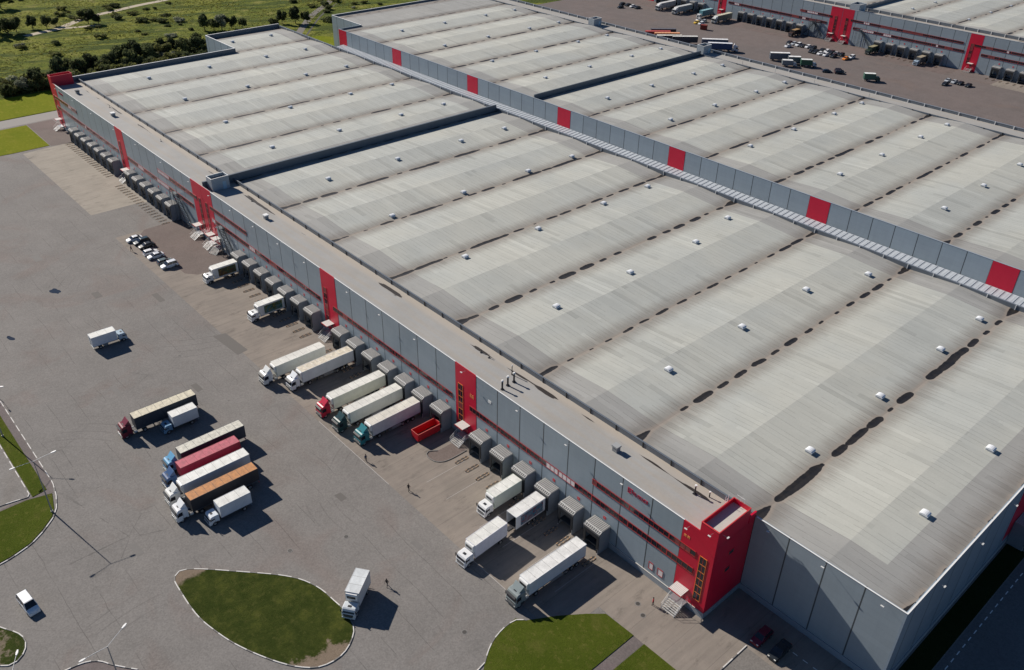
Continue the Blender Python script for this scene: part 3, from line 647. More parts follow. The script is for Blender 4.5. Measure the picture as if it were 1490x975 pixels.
for x0, x1, z0, z1 in [(-2.25, -1.1, 2.9, 11.9), (-59.2, -57.9, 3.4, 12.1), (-107.3, -106.0, 3.4, 12.1), (-170.6, -169.5, 3.0, 12.1), (-166.5, -165.4, 3.0, 12.1), (-226.9, -225.8, 3.0, 12.1), (-286.6, -285.5, 3.0, 12.1)]:
    stair_window(B1, x0, x1, z0, z1, -.045, -1, int(-x0))
for x0, x1 in ((-11.1, -10.2), (-9.3, -8.2)):
    window_band(B1, x0, x1, 2.1, 3.5, -.01, -1, seed=3)
shx = [-51, -45, -39, -33, -27, -21, -99, -93, -87, -81, -75, -69, -63, -147, -141, -135, -129, -123, -117, -111, -218, -212, -206, -200, -194, -188, -267.5, -261.5, -255.5, -249.5, -243.5, -237.5, -231.5]
for x in shx:
    add_shelter(B1, x-.2, -.14); red_marker(B1, x+.05, 0)
for x in (-4.3,): door_entry(B1, x, -.06)
door_entry(B1, -56.9, -.06); door_entry(B1, -105.2, -.06); door_entry(B1, -172.4, -.06); door_entry(B1, -164.6, -.06); door_entry(B1, -161.2, -.14, ang=.3); door_entry(B1, -224.0, -.06); door_entry(B1, -285.3, -.06)
escape_stair(B1, -184.5, -177.5, -.14, 8.6); escape_stair(B1, -156.5, -150.8, -.14, 8.2)
for x in (-17.5, -29.8, -41.8, -57, -71.5, -83.5, -95.5, -113, -125, -137, -149, -161, -173, -191, -209, -226, -245, -262, -279): floodlight(B1, x, -.05, 15.9)
for x in (-4.9,): floodlight(B1, x, -.06, 15.95)
for y in (18, 30, 42, 54, 66, 78): floodlight(B1, 24.05, y, 15.2, R(90))
for x in (3, 12, 21): floodlight(B1, x, 9.3, 15.2)
# corner towers
def tower(parent, x0, x1, y1, zt, sx):
    mb = MB(); a, b = x0, x1; t = .12
    mb.box(a, b, -.06, t, ZT if False else 16.3, zt, m_red); mb.box(a, b, y1-t, y1, 14.9, zt, m_red); mb.box(a, a+t, t, y1-t, 14.9, zt, m_red)
    mb.box(b-t, b+.0, t, y1-t, 14.9, zt, m_red)
    tw = mb.build('stair_tower', parent)
    c = MB(); e = .025
    c.box(a-e, b+e, -.11, t+e, zt, zt+.06, m_redtrim); c.box(a-e, b+e, y1-t-e, y1+e, zt, zt+.06, m_redtrim); c.box(a-e, a+t+e, t+e, y1-t-e, zt, zt+.06, m_redtrim); c.box(b-t-e, b+e, t+e, y1-t-e, zt, zt+.06, m_redtrim)
    c.build('tower_coping', tw)
    rf = MB(); rf.box(a+t, b-t, t, y1-t, zt-.85, zt-.78, M('tower_roof_felt', (.46, .46, .42), .85, 0, .2)); rf.build('tower_roof', tw)
    return tw
tower(B1, -3.1, .02, 7.7, 18.2, 1); tower(B1, -288.02, -285.0, 7.2, 18.6, -1)
mb = MB(); mb.box(-.28, .02, .3, 9.37, 1.2, 15.0, m_red); mb.box(-.28, .02, 7.9, 9.6, 15.0, 16.4, m_red); mb.box(-288.02, -287.75, .3, 6, 1.2, 15, m_red); mb.build_each('red_side_wall', B1)
for y, z in ((3.8, 11.2), (3.6, 7.6)):
    mb = MB(); mb.box(.02, .06, y, y+1.2, z, z+.7, m_glass); mb.box(.02, .08, y-.06, y+1.26, z+.7, z+.76, m_redtrim); mb.box(.02, .08, y-.06, y+1.26, z-.06, z, m_redtrim); mb.box(.02, .08, y-.06, y, z, z+.7, m_redtrim); mb.box(.02, .08, y+1.2, y+1.26, z, z+.7, m_redtrim); mb.build('side_window', B1)
floodlight(B1, -.9, -.1, 17.6); floodlight(B1, .1, .7, 17.6, R(90))
# masts and rails beside the tower roof
mb = MB(); mb.cyl((-9.3, 6.9, 14.9), (-9.3, 6.9, 16.6), .12, m_black); mb.cyl((-9.3, 6.9, 16.6), (-9.3, 6.9, 16.8), .2, m_cap); mb.box(-9.55, -9.05, 6.65, 7.15, 14.9, 15.1, m_black); mb.build('vent_pipe', B1)
mb = MB(); mb.cyl((-7.4, 8.1, 14.9), (-7.4, 8.1, 15.9), .1, m_black); mb.cyl((-7.4, 8.1, 15.9), (-7.4, 8.1, 16.05), .16, m_cap); mb.build('vent_pipe', B1)
for x0 in (-3.3, -165.0):
    mb = MB()
    for yy in (6.2, 6.9):
        mb.bar((x0-.25, yy, 14.9), (x0-.25, yy, 19.0 if x0 > -10 else 17), .04, m_cap)
    for i in range(8): mb.bar((x0-.25, 6.2, 15.2+i*.42), (x0-.25, 6.9, 15.2+i*.42), .025, m_cap)
    mb.build('roof_ladder', B1)
mb = MB()
for xx in (-2.6, -1.9, -1.2): mb.bar((xx, 7.6, 18.2), (xx, 7.6, 19.1), .03, m_cap)
mb.bar((-2.6, 7.6, 19.1), (-1.2, 7.6, 19.1), .03, m_cap); mb.build('tower_rail', B1)
# rooftop stair box at the fire wall
def roof_box(parent, x0, x1, y0, y1, z0, z1):
    t = .15; mb = MB(); mb.box(x0, x1, y0, y0+t, z0, z1, m_bw); mb.box(x0, x1, y1-t, y1, z0, z1, m_bw); mb.box(x0, x0+t, y0+t, y1-t, z0, z1, m_bw); mb.box(x1-t, x1, y0+t, y1-t, z0, z1, m_bw)
    mb.box(x0+t, x1-t, y0+t, y1-t, z1-.9, z1-.8, m_kerbgrey)
    mb.box(x0-.04, x1+.04, y0-.04, y0+t+.04, z1, z1+.05, m_cap); mb.box(x1-t-.04, x1+.04, y0+t+.04, y1+.04, z1, z1+.05, m_cap); mb.box(x0-.04, x0+t+.04, y0+t+.04, y1+.04, z1, z1+.05, m_cap); mb.box(x0+t+.04, x1-t-.04, y1-t, y1+.04, z1, z1+.05, m_cap)
    mb.box(x1, x1+.05, y1-1.9, y1-.9, z0+.1, z1-1.3, M('roof_door', (.35, .5, .6), .5)); return mb.build('roof_stair_box', parent)
m_bw = M('box_cladding', (.33, .375, .41), .5, 0, .15)
roof_box(B1, -168.0, -164.9, 2.0, 6.9, 14.7, 18.4)
# pipes, ducts and vents on the office strip
for i, (x, y) in enumerate([(-49.1, 2.1), (-49.4, 3.7), (-49.5, 5.3), (-51.5, 6.6)]):
    rr = .17 if i < 3 else .08; mb = MB(); mb.cyl((x, y, 15), (x, y, 16.9), rr, m_black, 10); mb.cyl((x, y, 16.9), (x, y, 17.15), rr*1.6, m_cap, 10, rr*1.1); mb.cyl((x, y, 15), (x, y, 15.15), rr*2, m_black, 10); mb.build('vent_pipe', B1)
for x, y, s, mm in [(-24.2, 5.2, 1.0, M('duct_grey', (.33, .34, .34), .6)), (-141, 4.6, 1.0, m_cap), (-241.5, 4.6, 1.2, m_cap), (-272, 4.0, 1.1, m_black)]:
    mb = MB(); mb.box(x-.5*s, x+.5*s, y-.45*s, y+.45*s, 14.95, 15.9, M('duct_grey')); mb.box(x-.62*s, x+.62*s, y-.55*s, y+.55*s, 15.9, 16.2, mm)
    for k in range(3): mb.box(x-.5*s-.02, x+.5*s+.02, y-.45*s-.02, y+.45*s+.02, 15.15+k*.25, 15.2+k*.25, m_kerbgrey)
    mb.build('exhaust_vent', B1)
for x in (-58.5, -60.8, -153, -210, -251): 
    mb = MB(); mb.cyl((x, 7.0, 14.9), (x, 7.0, 15.7), .06, m_black, 6); mb.cyl((x, 7.0, 14.9), (x, 7.0, 14.99), .25, m_black, 8); mb.build('vent_pipe', B1)
def ridge_z(x, voff=0.0, zv=14.9, rise=.7):
    t = ((x-voff) % 24)/12; return zv+rise*(t if t <= 1 else 2-t)-.06
vx = [16.6, -3, -33, -63, -93, -122, -152, -183, -213, -243, -273, -301]
for x in vx:
    for y in (29.2, 52.2, 75.6, 93):
        if x < -288 and y < 72: continue
        xx = x-(3.5 if (y > 90 and x in (-63,)) else 0)+(5 if (y > 90 and x == -33) else 0)
        vent(B1, xx, y, ridge_z(xx))
# signs on the facade: white notice, orange building number, red company sign whose letters cannot be made out
mb = MB(); mb.box(-50.5, -49.7, -.05, -.003, 12.4, 13.0, m_white); mb.build('notice_sign', B1)
def strokes(parent, x, z, y, col, hh=.7, nm='number_sign'):
    mb = MB(); a = y-.03
    for dx in (0, .62):
        mb.box(x+dx, x+dx+.12, a, y, z, z+hh, col); mb.box(x+dx+.14, x+dx+.42, a, y, z+hh-.14, z+hh, col); mb.box(x+dx+.14, x+dx+.42, a, y, z+hh/2-.07, z+hh/2+.07, col); mb.box(x+dx+.30, x+dx+.42, a, y, z, z+hh/2-.09, col)
    mb.build(nm, parent)
m_osign = M('orange_sign', (.85, .3, .1), .5)
strokes(B1, -55.7, 10.6, -.045, m_osign, .85); strokes(B1, -5.6, 13.5, -.045, m_osign, .5)
m_logo = M('sign_red', (.42, .01, .05), .5)
def company_sign(parent, x, z, y, s=1.0):
    mb = MB(); a = y-.08
    mb.box(x, x+.16*s, a, y, z, z+1.0*s, m_logo); mb.box(x+.16*s, x+1.0*s, a, y, z+.84*s, z+1.0*s, m_logo); mb.box(x+.16*s, x+.7*s, a, y, z, z+.16*s, m_logo); mb.box(x+.34*s, x+.6*s, a, y, z+.3*s, z+.64*s, m_logo); mb.box(x+.84*s, x+1.0*s, a, y, z+.3*s, z+.82*s, m_logo)
    xx = x+1.15*s
    for i, wd in enumerate((.34, .3, .36, .28, .32, .36, .3)):
        h = .62*s; z0 = z+.12*s; wd *= s
        mb.box(xx, xx+.09*s, a, y, z0, z0+h, m_logo)
        if i % 3 != 1: mb.box(xx+.1*s, xx+wd-.02, a, y, z0+h-.1*s, z0+h, m_logo)
        if i % 2 == 0: mb.box(xx+wd-.09*s, xx+wd, a, y, z0, z0+h-.12*s, m_logo)
        else: mb.box(xx+.1*s, xx+wd-.02, a, y, z0, z0+.1*s, m_logo)
        xx += wd+.11*s
    mb.build('company_sign', parent)
company_sign(B1, -16.9, 14.3, -.003, 1.0); company_sign(B1, -279.5, 14.0, -.003, 1.0)
# east side of the near warehouse: red panel, window band, docks in the shade
mb = MB(); mb.box(24.0, 24.05, 49, 56, 2.2, 13.5, m_red); mb.build('red_panel', B1)
mb = MB(); mb.box(24.0, 24.06, 58, 96, 7.5, 8.5, m_glass); mb.box(24.0, 24.09, 58, 96, 8.5, 8.6, m_redtrim); mb.box(24.0, 24.09, 58, 96, 7.4, 7.5, m_redtrim); mb.build('window_band', B1)
for y in (53.5, 59.5, 65.5, 71.5, 77.5): add_shelter(B1, 24.13, y, R(90))

# ------------------------------------------------------------------ covered corridor between the two warehouses
m_seamw = M('seam_metal', (.50, .54, .58), .5)
cc = thing('covered_corridor', 'ribbed pale metal roof running in the gap between the two warehouses', 'canopy roof')
mb = MB(); mb.prism([(103.95, 8.6), (120.5, 9.75), (120.5, 9.9), (103.95, 8.75)], -289, 24, m_canopy, 'yz')
mb.build('sheet_roof', cc); mb = MB()
x = -289
while x < 24: mb.box(x-.06, x+.06, 104.6, 120.4, 8.85, 8.95, m_steel) if False else mb.prism([(104.2, 8.78), (120.4, 9.9), (120.4, 10.0), (104.2, 8.88)], x-.03, x+.03, m_seamw, 'yz'); x += 1.6
mb.build('standing_seam', cc)

# ------------------------------------------------------------------ SECOND WAREHOUSE
B2 = thing('warehouse', 'second grey warehouse behind the first with red square panels along its wall', 'warehouse')
segs = [(-292, -286, 'r')]; x = -286
for a in (-252, -204, -156, -108, -60, -12):
    segs += [(x, a, 'g'), (a, a+6, 'r')]; x = a+6
segs += [(x, 24, 'g')]
wall_with(B2, segs, 120.6, 0, 16.0, .3, m_wallx)
mb = MB(); mb.box(-316, -291.7, 132, 132.3, 0, 16.0, m_wallx); mb.build('front_wall', B2)
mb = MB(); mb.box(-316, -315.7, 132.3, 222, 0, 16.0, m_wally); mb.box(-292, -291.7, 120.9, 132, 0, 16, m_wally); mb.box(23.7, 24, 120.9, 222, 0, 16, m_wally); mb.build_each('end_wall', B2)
mb = MB(); mb.box(-315.7, 23.7, 221.7, 222, 0, 14.9, m_wallx); mb.build_each('back_wall', B2)
mb = MB(); mb.box(-315.68, -315.6, 132.3, 212.6, 14.6, 16, m_kerbgrey); mb.box(-291.68, -291.6, 120.9, 132, 14.6, 16, m_kerbgrey); mb.box(-168.3, -167.9, 121, 213, 14.7, 17.0, m_kerbgrey); mb.build_each('fire_wall', B2)
mb = MB(); mb.box(-316.05, -315.6, 132, 222, 16, 16.06, m_cap); mb.box(-315.6, -292, 131.95, 132.35, 16, 16.06, m_cap); mb.box(-292, 24, 120.55, 120.95, 16, 16.05, M('grey_cap', (.3, .34, .38), .5)); mb.build_each('coping', B2)
rm2 = roof_mat('second_roof', -292, 24, 120.9, 212.6, 0, 11.0)
pitched_roof(-167.9, 23.7, 120.9, 212.6, 15.2, .7, 0, rm2).build('roof', B2)
mr = pitched_roof(-291.6, -168.3, 120.9, 212.6, 15.2, .7, 0, rm2); mr.quad((-315.6, 132.3, 15.2), (-291.6, 132.3, 15.4), (-291.6, 212.6, 15.4), (-315.6, 212.6, 15.2), rm2); mr.build('roof', B2)
mb = MB(); mb.quad((-315.6, 213, 14.75), (23.7, 213, 14.75), (23.7, 221.7, 15.0), (-315.6, 221.7, 15.0), strip_mat('north_strip_roof', 213, 1)); mb.build_each('office_roof', B2)
mb = MB(); mb.box(-315.6, 23.7, 212.6, 212.95, 14.7, 15.85, m_kerbgrey); x = -312
while x < 24: mb.box(x-.1, x+.1, 212.45, 212.6, 14.9, 15.95, m_black); x += 6
mb.build('roof_kerb', B2)
mb = MB(); mb.box(-315.6, 23.7, 221.4, 221.7, 14.9, 15.9, m_kerbgrey); mb.box(-315.6, 23.7, 221.35, 221.9, 15.9, 15.97, m_steel); x = -312
while x < 24: mb.box(x-.12, x+.12, 221.22, 221.4, 14.9, 16.05, m_cap); x += 6
mb.build('parapet', B2)
roof_box(B2, -172.0, -168.6, 215.5, 220.6, 14.8, 18.2); roof_box(B2, -233, -229.5, 215, 220, 14.8, 18.0)
for x in (-33, -63, -93, -124, -152, -183, -213, -243, -273, -3):
    for y in (140.4, 163.8, 187.9, 205.8): vent(B2, x, y, ridge_z(x, 0, 15.2))
for x in (-96, -118, -135, -150): 
    mb = MB(); mb.cyl((x, 216.5, 14.8), (x, 216.5, 16.2), .07, m_steel, 6); mb.build('vent_pipe', B2)

# ------------------------------------------------------------------ THIRD WAREHOUSE across the far yard
B3 = thing('warehouse', 'farthest grey warehouse across the second yard with red strips and shaded docks', 'warehouse')
YF = 336.0; reds3 = [(-301, -295), (-249.5, -244.3), (-182, -175.8), (-175.6, -169.6), (-112.8, -106.9), (-60, -54)]
segs = []; x = -340
for a, b in reds3: segs += [(x, a, 'g'), (a, b, 'r')]; x = b
segs += [(x, 24, 'g')]
wall_with(B3, segs, YF, 0, 16.2, .3, m_wallx)
mb = MB(); mb.box(-340, 24, YF-.05, YF+.35, 16.2, 16.26, M('grey_cap')); mb.build_each('coping', B3)
mb = MB(); mb.box(-340, -339.7, YF+.3, 440, 0, 16, m_wally); mb.build_each('end_wall', B3)
rm3 = roof_mat('third_roof', -340, 24, 346, 440, -7, 21.0)
pitched_roof(-169.5, 24, YF+9.8, 440, 15.2, .7, -7, rm3).build('roof', B3); pitched_roof(-340, -169.9, YF+9.8, 440, 15.2, .7, -7, rm3).build('roof', B3)
mb = MB(); mb.quad((-340, YF+.3, 15.4), (24, YF+.3, 15.4), (24, YF+9.4, 14.9), (-340, YF+9.4, 14.9), strip_mat('third_strip_roof', YF+9.2, -1)); mb.build_each('office_roof', B3)
mb = MB(); mb.box(-340, 24, YF+9.4, YF+9.75, 14.8, 16.2, m_kerbgrey); x = -336
while x < 24: mb.box(x-.12, x+.12, YF+9.25, YF+9.4, 14.9, 16.3, m_cap); x += 6
mb.build('roof_kerb', B3)
mb = MB(); mb.box(-169.9, -169.5, YF+9.8, 440, 14.8, 17.2, m_kerbgrey); mb.build_each('fire_wall', B3)
roof_box(B3, -173.5, -168.5, YF+1.5, YF+8, 14.9, 18.6)
for x0, x1, z0, z1 in [(-294, -250.6, 7.4, 8.5), (-243, -183.2, 7.4, 8.5), (-168.8, -113.8, 7.4, 8.5), (-106.2, -61, 7.4, 8.5), (-199, -181, 10.9, 11.9), (-170.8, -115, 10.9, 11.9), (-110, -70, 10.9, 11.9)]:
    window_band(B3, x0, x1, z0, z1, YF-.055, -1, seed=int(-x0))
for x in (-179.3, -173.4, -111.6, -248.6): stair_window(B3, x, x+1.2, 3.0, 12.0, YF-.045, -1, int(-x))
for x in (-289.5, -283.5, -277.5, -271.5, -265.5, -259.5, -232.5, -226.5, -220.5, -214.5, -208.5, -202.5, -196.5, -153.5, -147.5, -141.5, -135.5, -129.5, -123.5, -97.5, -91.5, -85.5, -79.5):
    add_shelter(B3, x, YF-.05); red_marker(B3, x, YF, 5.8)
for x in (-179.5, -172.4, -109.3, -246.5): door_entry(B3, x, YF-.06)
escape_stair(B3, -188.5, -194, YF-.05, 8.0); escape_stair(B3, -164, -158, YF-.05, 8.0); escape_stair(B3, -190, -184, YF-.05, 7.5)
for x in (-127, -155, -187, -97, -37, -67, -25): 
    for y in (365, 389, 413): vent(B3, x, y, ridge_z(x, -7, 15.2))
# a fourth building's edge beyond
B4 = thing('warehouse', 'low grey hall seen at the top edge beyond the farthest warehouse', 'warehouse')
mb = MB(); mb.box(-420, -345, 380, 381, 0, 9, m_wallx); mb.box(-420, -345, 381, 470, 0, 9, m_wally); mb.build('wall', B4)
mb = MB(); mb.prism([(-421, 9), (-382, 10.5), (-344, 9)], 379.5, 471, M('plain_roof', (.36, .36, .35), .8), 'xz'); mb.build('roof', B4)

# ------------------------------------------------------------------ vehicles
WH = {}
def wheel_mesh(rad, wd):
    k = (rad, wd)
    if k not in WH:
        mb = MB(); n = 14
        mb.cyl((0, -wd/2, 0), (0, wd/2, 0), rad, m_tyre, n); mb.cyl((0, -wd/2-.01, 0), (0, wd/2+.01, 0), rad*.55, M('wheel_rim', (.4, .4, .4), .4, .5), n)
        WH[k] = mb.mesh('wheel')
    return WH[k]
def wheel(parent, x, y, rad, wd=.3):
    o = bpy.data.objects.new('wheel', wheel_mesh(rad, wd)); COL.objects.link(o); o.parent = parent; o.location = (x, y, rad)
def paint(c, nm=None): return M(nm or ('paint_%.2f_%.2f_%.2f' % c), c, .32, 0, .1, 1.2)
MESHC = {}
def part(parent, key, name, fn):
    if key not in MESHC:
        mb = MB(); fn(mb); MESHC[key] = mb.mesh(name)
    o = bpy.data.objects.new(name, MESHC[key]); COL.objects.link(o); o.parent = parent; return o
def cab(t, x0, c, W=1.17, tall=True, s=1.0, defl=True):
    """forward = +x; cab occupies x0 .. x0+2.1*s"""
    cm = paint(c); key = ('cab', x0, c, W, tall, s)
    H = 2.85*s if tall else 2.35*s
    def body(mb):
        prof = [(0, .75*s), (1.95*s, .45*s), (2.12*s, .5*s), (2.14*s, .95*s), (2.12*s, 1.4*s), (2.06*s, 1.5*s), (1.86*s, H-.42), (1.7*s, H-.12), (1.45*s, H), (.1, H), (0, H-.1)]
        n = len(prof); V = []
        for y, sh in ((-W, .0), (-W+.1, 0), (W-.1, 0), (W, 0)):
            for (px, pz) in prof:
                ins = .07 if abs(y) == W else 0
                cx = px+x0; cz = pz
                if ins: cx = x0+px-(ins if px > 1 else -ins*.5); cz = pz-(ins if pz > H*.6 else 0)
                V.append((cx, y, cz))
        F = [tuple(range(n))[::-1], tuple(range(3*n, 4*n))]
        for k in range(3):
            for i in range(n): F.append((k*n+i, k*n+(i+1) % n, (k+1)*n+(i+1) % n, (k+1)*n+i))
        mb.add(V, F, cm)
        mb.box(x0+.1, x0+2.0*s, -W+.08, W-.08, .38*s, .5*s, m_chas)
    o = part(t, key, 'cab', body)
    def glass(mb):
        a = (x0+2.075*s, 1.55*s); b = (x0+1.9*s, H-.44)
        mb.add([(a[0]+.01, -W+.14, a[1]), (a[0]+.01, W-.14, a[1]), (b[0]+.02, W-.18, b[1]), (b[0]+.02, -W+.18, b[1]), (a[0]-.05, -W+.14, a[1]), (a[0]-.05, W-.14, a[1]), (b[0]-.05, W-.18, b[1]), (b[0]-.05, -W+.18, b[1])],
               [(0, 1, 2, 3), (4, 7, 6, 5), (0, 4, 5, 1), (1, 5, 6, 2), (2, 6, 7, 3), (3, 7, 4, 0)], m_glass)
    part(o, key+('g',), 'windscreen', glass)
    def sideg(mb):
        for y in (-1, 1):
            yy = y*(W+.006)
            mb.prism([(x0+1.0*s, 1.55*s), (x0+1.9*s, 1.5*s), (x0+1.68*s, min(H-.45, 2.3*s)), (x0+1.0*s, min(H-.45, 2.3*s))], yy-.012, yy+.012, m_glass, 'xz')
    part(o, key+('s',), 'side_window', sideg)
    def grill(mb):
        mb.box(x0+2.13*s, x0+2.17*s, -W+.3, W-.3, .66*s, 1.32*s, m_black); mb.box(x0+2.1*s, x0+2.2*s, -W+.03, W-.03, .36*s, .6*s, m_steeld if tall else cm)
        for i in range(3): mb.box(x0+2.17*s, x0+2.185*s, -W+.34, W-.34, (.76+i*.18)*s, (.8+i*.18)*s, m_steel)
        for sg in (-1, 1): mb.box(x0+.35*s, x0+1.05*s, sg*W-.02, sg*W+.03, .42*s, .9*s, m_chas); mb.box(x0+.93*s, x0+.96*s, sg*W-.01, sg*W+.012, .95*s, 2.3*s, m_black)
        if tall: mb.prism([(x0+1.95*s, H-.3), (x0+2.25*s, H-.45), (x0+2.25*s, H-.41), (x0+1.95*s, H-.2)], -W+.15, W-.15, m_black, 'xz')
        mb.box(x0+1.5*s, x0+1.9*s, -.4, .4, H-.001, H+.02, m_glass) if False else None
    part(o, key+('b',), 'grille', grill)
    for sgn in (-1, 1):
        part(o, key+('h', sgn), 'headlight', lambda mb: mb.box(x0+2.12*s, x0+2.18*s, sgn*(W-.28)-.14, sgn*(W-.28)+.14, .66*s, .84*s, M('headlamp', (.8, .8, .75), .15)))
        part(o, key+('m', sgn), 'mirror', lambda mb: (mb.box(x0+1.85*s, x0+1.97*s, sgn*(W+.14)-.09, sgn*(W+.14)+.09, 1.6*s, 2.2*s, m_black), mb.box(x0+1.88*s, x0+1.93*s, sgn*(W+.03)-.06, sgn*(W+.03)+.06, 2.1*s, 2.15*s, m_black)))
    part(o, key+('hatch',), 'roof_hatch', lambda mb: mb.box(x0+.85*s, x0+1.3*s, -.3, .3, H, H+.03, m_black))
    if defl:
        def d(mb):
            zt = H+.85; mb.add([(x0+1.15, -W+.35, H), (x0+1.15, W-.35, H), (x0+.3, W-.2, zt), (x0+.3, -W+.2, zt), (x0+.15, -W+.05, H), (x0+.15, W-.05, H), (x0+.2, W-.2, zt), (x0+.2, -W+.2, zt)],
                   [(0, 1, 2, 3), (4, 7, 6, 5), (0, 3, 7, 4), (1, 5, 6, 2), (3, 2, 6, 7)], cm)
        part(o, key+('d',), 'wind_deflector', d)
    return o
def cargo(t, L, z0, z1, W, csid, ctop, key, x0=0.0, door=m_white, mural=None, opensided=False):
    ms = M('side_%.2f_%.2f_%.2f' % csid, csid, .5, 0, .22, .7); mt = M('top_%.2f_%.2f_%.2f' % ctop, ctop, .7, 0, .55 if min(ctop) > .5 else 1.0, .7 if min(ctop) > .5 else 1.3)
    def b(mb):
        if opensided:
            mb.box(x0, x0+L, -W, -W+.06, z0, z1, ms); mb.box(x0, x0+L, W-.06, W, z0, z1, ms); mb.box(x0, x0+L, -W+.06, W-.06, z0, z0+.1, m_chas); mb.box(x0, x0+.06, -W+.06, W-.06, z0+.1, z1, ms)
        else: mb.box(x0, x0+L, -W, W, z0, z1, ms)
        n = max(4, int(L/1.3))
        for i in range(n+1):
            x = x0+.04+(L-.08)*i/n
            for s in (-1, 1): mb.box(x-.025, x+.025, s*W-.01 if s > 0 else -W-.015, s*W+.015 if s > 0 else -W+.01, z0+.08, z1-.06, ms)
        for s in (-1, 1): mb.box(x0, x0+L, s*W-.02, s*W+.02, z0-.02, z0+.08, m_kerbgrey)
    o = part(t, ('box',)+key, 'cargo_box', b)
    def rf(mb):
        mb.box(x0+.03, x0+L-.03, -W+.03, W-.03, z1, z1+.03, mt)
        n = max(3, int(L/1.5))
        for i in range(1, n): x = x0+L*i/n; mb.box(x-.025, x+.025, -W+.05, W-.05, z1+.03, z1+.036, M('roof_seam', (.33, .33, .32), .7) if min(ctop) > .5 else ms)
        for s in (-1, 1): mb.box(x0, x0+L, s*W-.03, s*W+.03, z1-.04, z1+.05, ms)
        for x in (x0, x0+L): mb.box(x-.02, x+.02, -W+.03, W-.03, z1-.03, z1+.045, ms)
    part(o, ('top',)+key, 'box_roof', rf)
    def dr(mb):
        mb.box(x0-.04, x0, -W+.05, W-.05, z0+.05, z1-.05, ms); mb.box(x0-.06, x0-.04, -.02, .02, z0+.05, z1-.05, m_kerbgrey)
        for yy in (-.5, -.25, .25, .5): mb.cyl((x0-.07, yy, z0+.1), (x0-.07, yy, z1-.1), .02, m_steel, 5)
    if not opensided: part(o, ('dr',)+key, 'rear_door', dr)
    if mural:
        for s in (-1, 1): part(o, ('mu', s)+key, 'side_picture', lambda mb: mb.box(x0+.6, x0+L-1.1, s*W+(.02 if s > 0 else -.04), s*W+(.04 if s > 0 else -.02), z0+.35, z1-.35, mural))
    return o
def fridge(o, x, W, z1, key):
    part(o, ('fr',)+key, 'fridge_unit', lambda mb: (mb.prism([(x, z1-1.55), (x+.32, z1-1.45), (x+.4, z1-1.1), (x+.4, z1-.35), (x+.3, z1-.15), (x, z1-.1)], -W*.8, W*.8, m_white, 'xz'), mb.box(x+.4, x+.42, -W*.6, W*.6, z1-1.0, z1-.5, m_black)))
TR = {}
def semi(label, rear, ang, cabc, side=(.7, .7, .66), top=(.68, .67, .62), L=12.5, fr=True, group=None, gap=.75, name='articulated_truck'):
    t = thing(name, label, 'truck', (rear[0], rear[1], 0), R(ang), group); W = 1.17; z0, z1 = 1.15, 3.82; key = (L, side, top)
    o = cargo(t, L, z0, z1, W, side, top, key)
    if fr: fridge(o, L, W, z1, key)
    part(t, ('ch', L), 'trailer_chassis', lambda mb: (mb.box(.3, L-.1, -.42, .42, .85, 1.13, m_chas), mb.box(L*.42, L*.6, -W+.05, -W+.6, .45, 1.1, M('pallet_box', (.3, .3, .3), .6)), mb.box(L*.42, L*.6, W-.6, W-.05, .45, 1.1, M('pallet_box')),
         mb.box(L*.72, L*.72+.12, -.8, -.65, .1, 1.1, m_steeld), mb.box(L*.72, L*.72+.12, .65, .8, .1, 1.1, m_steeld), mb.box(.02, .12, -W+.1, W-.1, .5, .62, M('bumper_bar', (.6, .1, .08), .5))))
    for x in (1.9, 3.1, 4.3):
        for s in (-1, 1): wheel(t, x, s*(W-.2), .47, .34)
    part(t, ('guard', L), 'side_guard', lambda mb: [mb.box(L*.36, L*.68, sg*W-.03, sg*W+.0, z, z+.09, m_steel) for sg in (-1, 1) for z in (.5, .75)])
    cx = L+gap
    part(t, ('tch', L, gap), 'tractor_chassis', lambda mb: (mb.box(L-2.4, cx+.6, -.42, .42, .55, .85, m_chas), mb.box(L-1.9, L-.7, -.5, .5, .85, .98, m_black), mb.cyl((L-.1, -W+.45, .62), (L+.5, -W+.45, .62), .28, m_steel, 8), mb.cyl((L-.1, W-.45, .62), (L+.5, W-.45, .62), .28, m_steel, 8)))
    cab(t, cx, cabc)
    for s in (-1, 1): wheel(t, L-1.5, s*(W-.25), .47, .45); wheel(t, cx+1.25, s*(W-.18), .47, .3)
    return t
def rigid(label, rear, ang, cabc, side=(.72, .73, .72), top=(.7, .7, .66), L=6.2, h=3.6, fr=False, group=None, mural=None, s=.95, W=1.13, bare=False, name='box_truck', defl=True):
    t = thing(name, label, 'truck', (rear[0], rear[1], 0), R(ang), group); z0 = .95; key = (L, h, W, side, top, mural.name if mural else '')
    o = cargo(t, L, z0, h, W, side, top, key, mural=mural)
    if fr: fridge(o, L, W, h, key)
    part(t, ('rch', L, s), 'chassis', lambda mb: (mb.box(.2, L+1.6*s, -.4, .4, .55, .85, m_chas), mb.box(L*.4, L*.6, -W+.08, -W+.5, .4, .85, m_steel), mb.box(.02, .1, -W+.1, W-.1, .45, .56, m_steel)))
    cab(t, L+.3, cabc, W-.04, False, s, False)
    if defl and h > 9:
        cm = paint(cabc); H = 2.35*s
        part(t, ('rdf', L, h, cabc, s), 'wind_deflector', lambda mb: mb.prism([(L+.35, H), (L+1.4*s, H), (L+.7, h-.35), (L+.4, h-.3)], -W+.25, W-.25, cm, 'xz'))
    for q in (-1, 1): wheel(t, 1.5, q*(W-.22), .42, .42); wheel(t, L+1.45*s, q*(W-.15), .42, .28)
    return t
CR = (.66, .67, .60); GW = (.74, .74, .73)
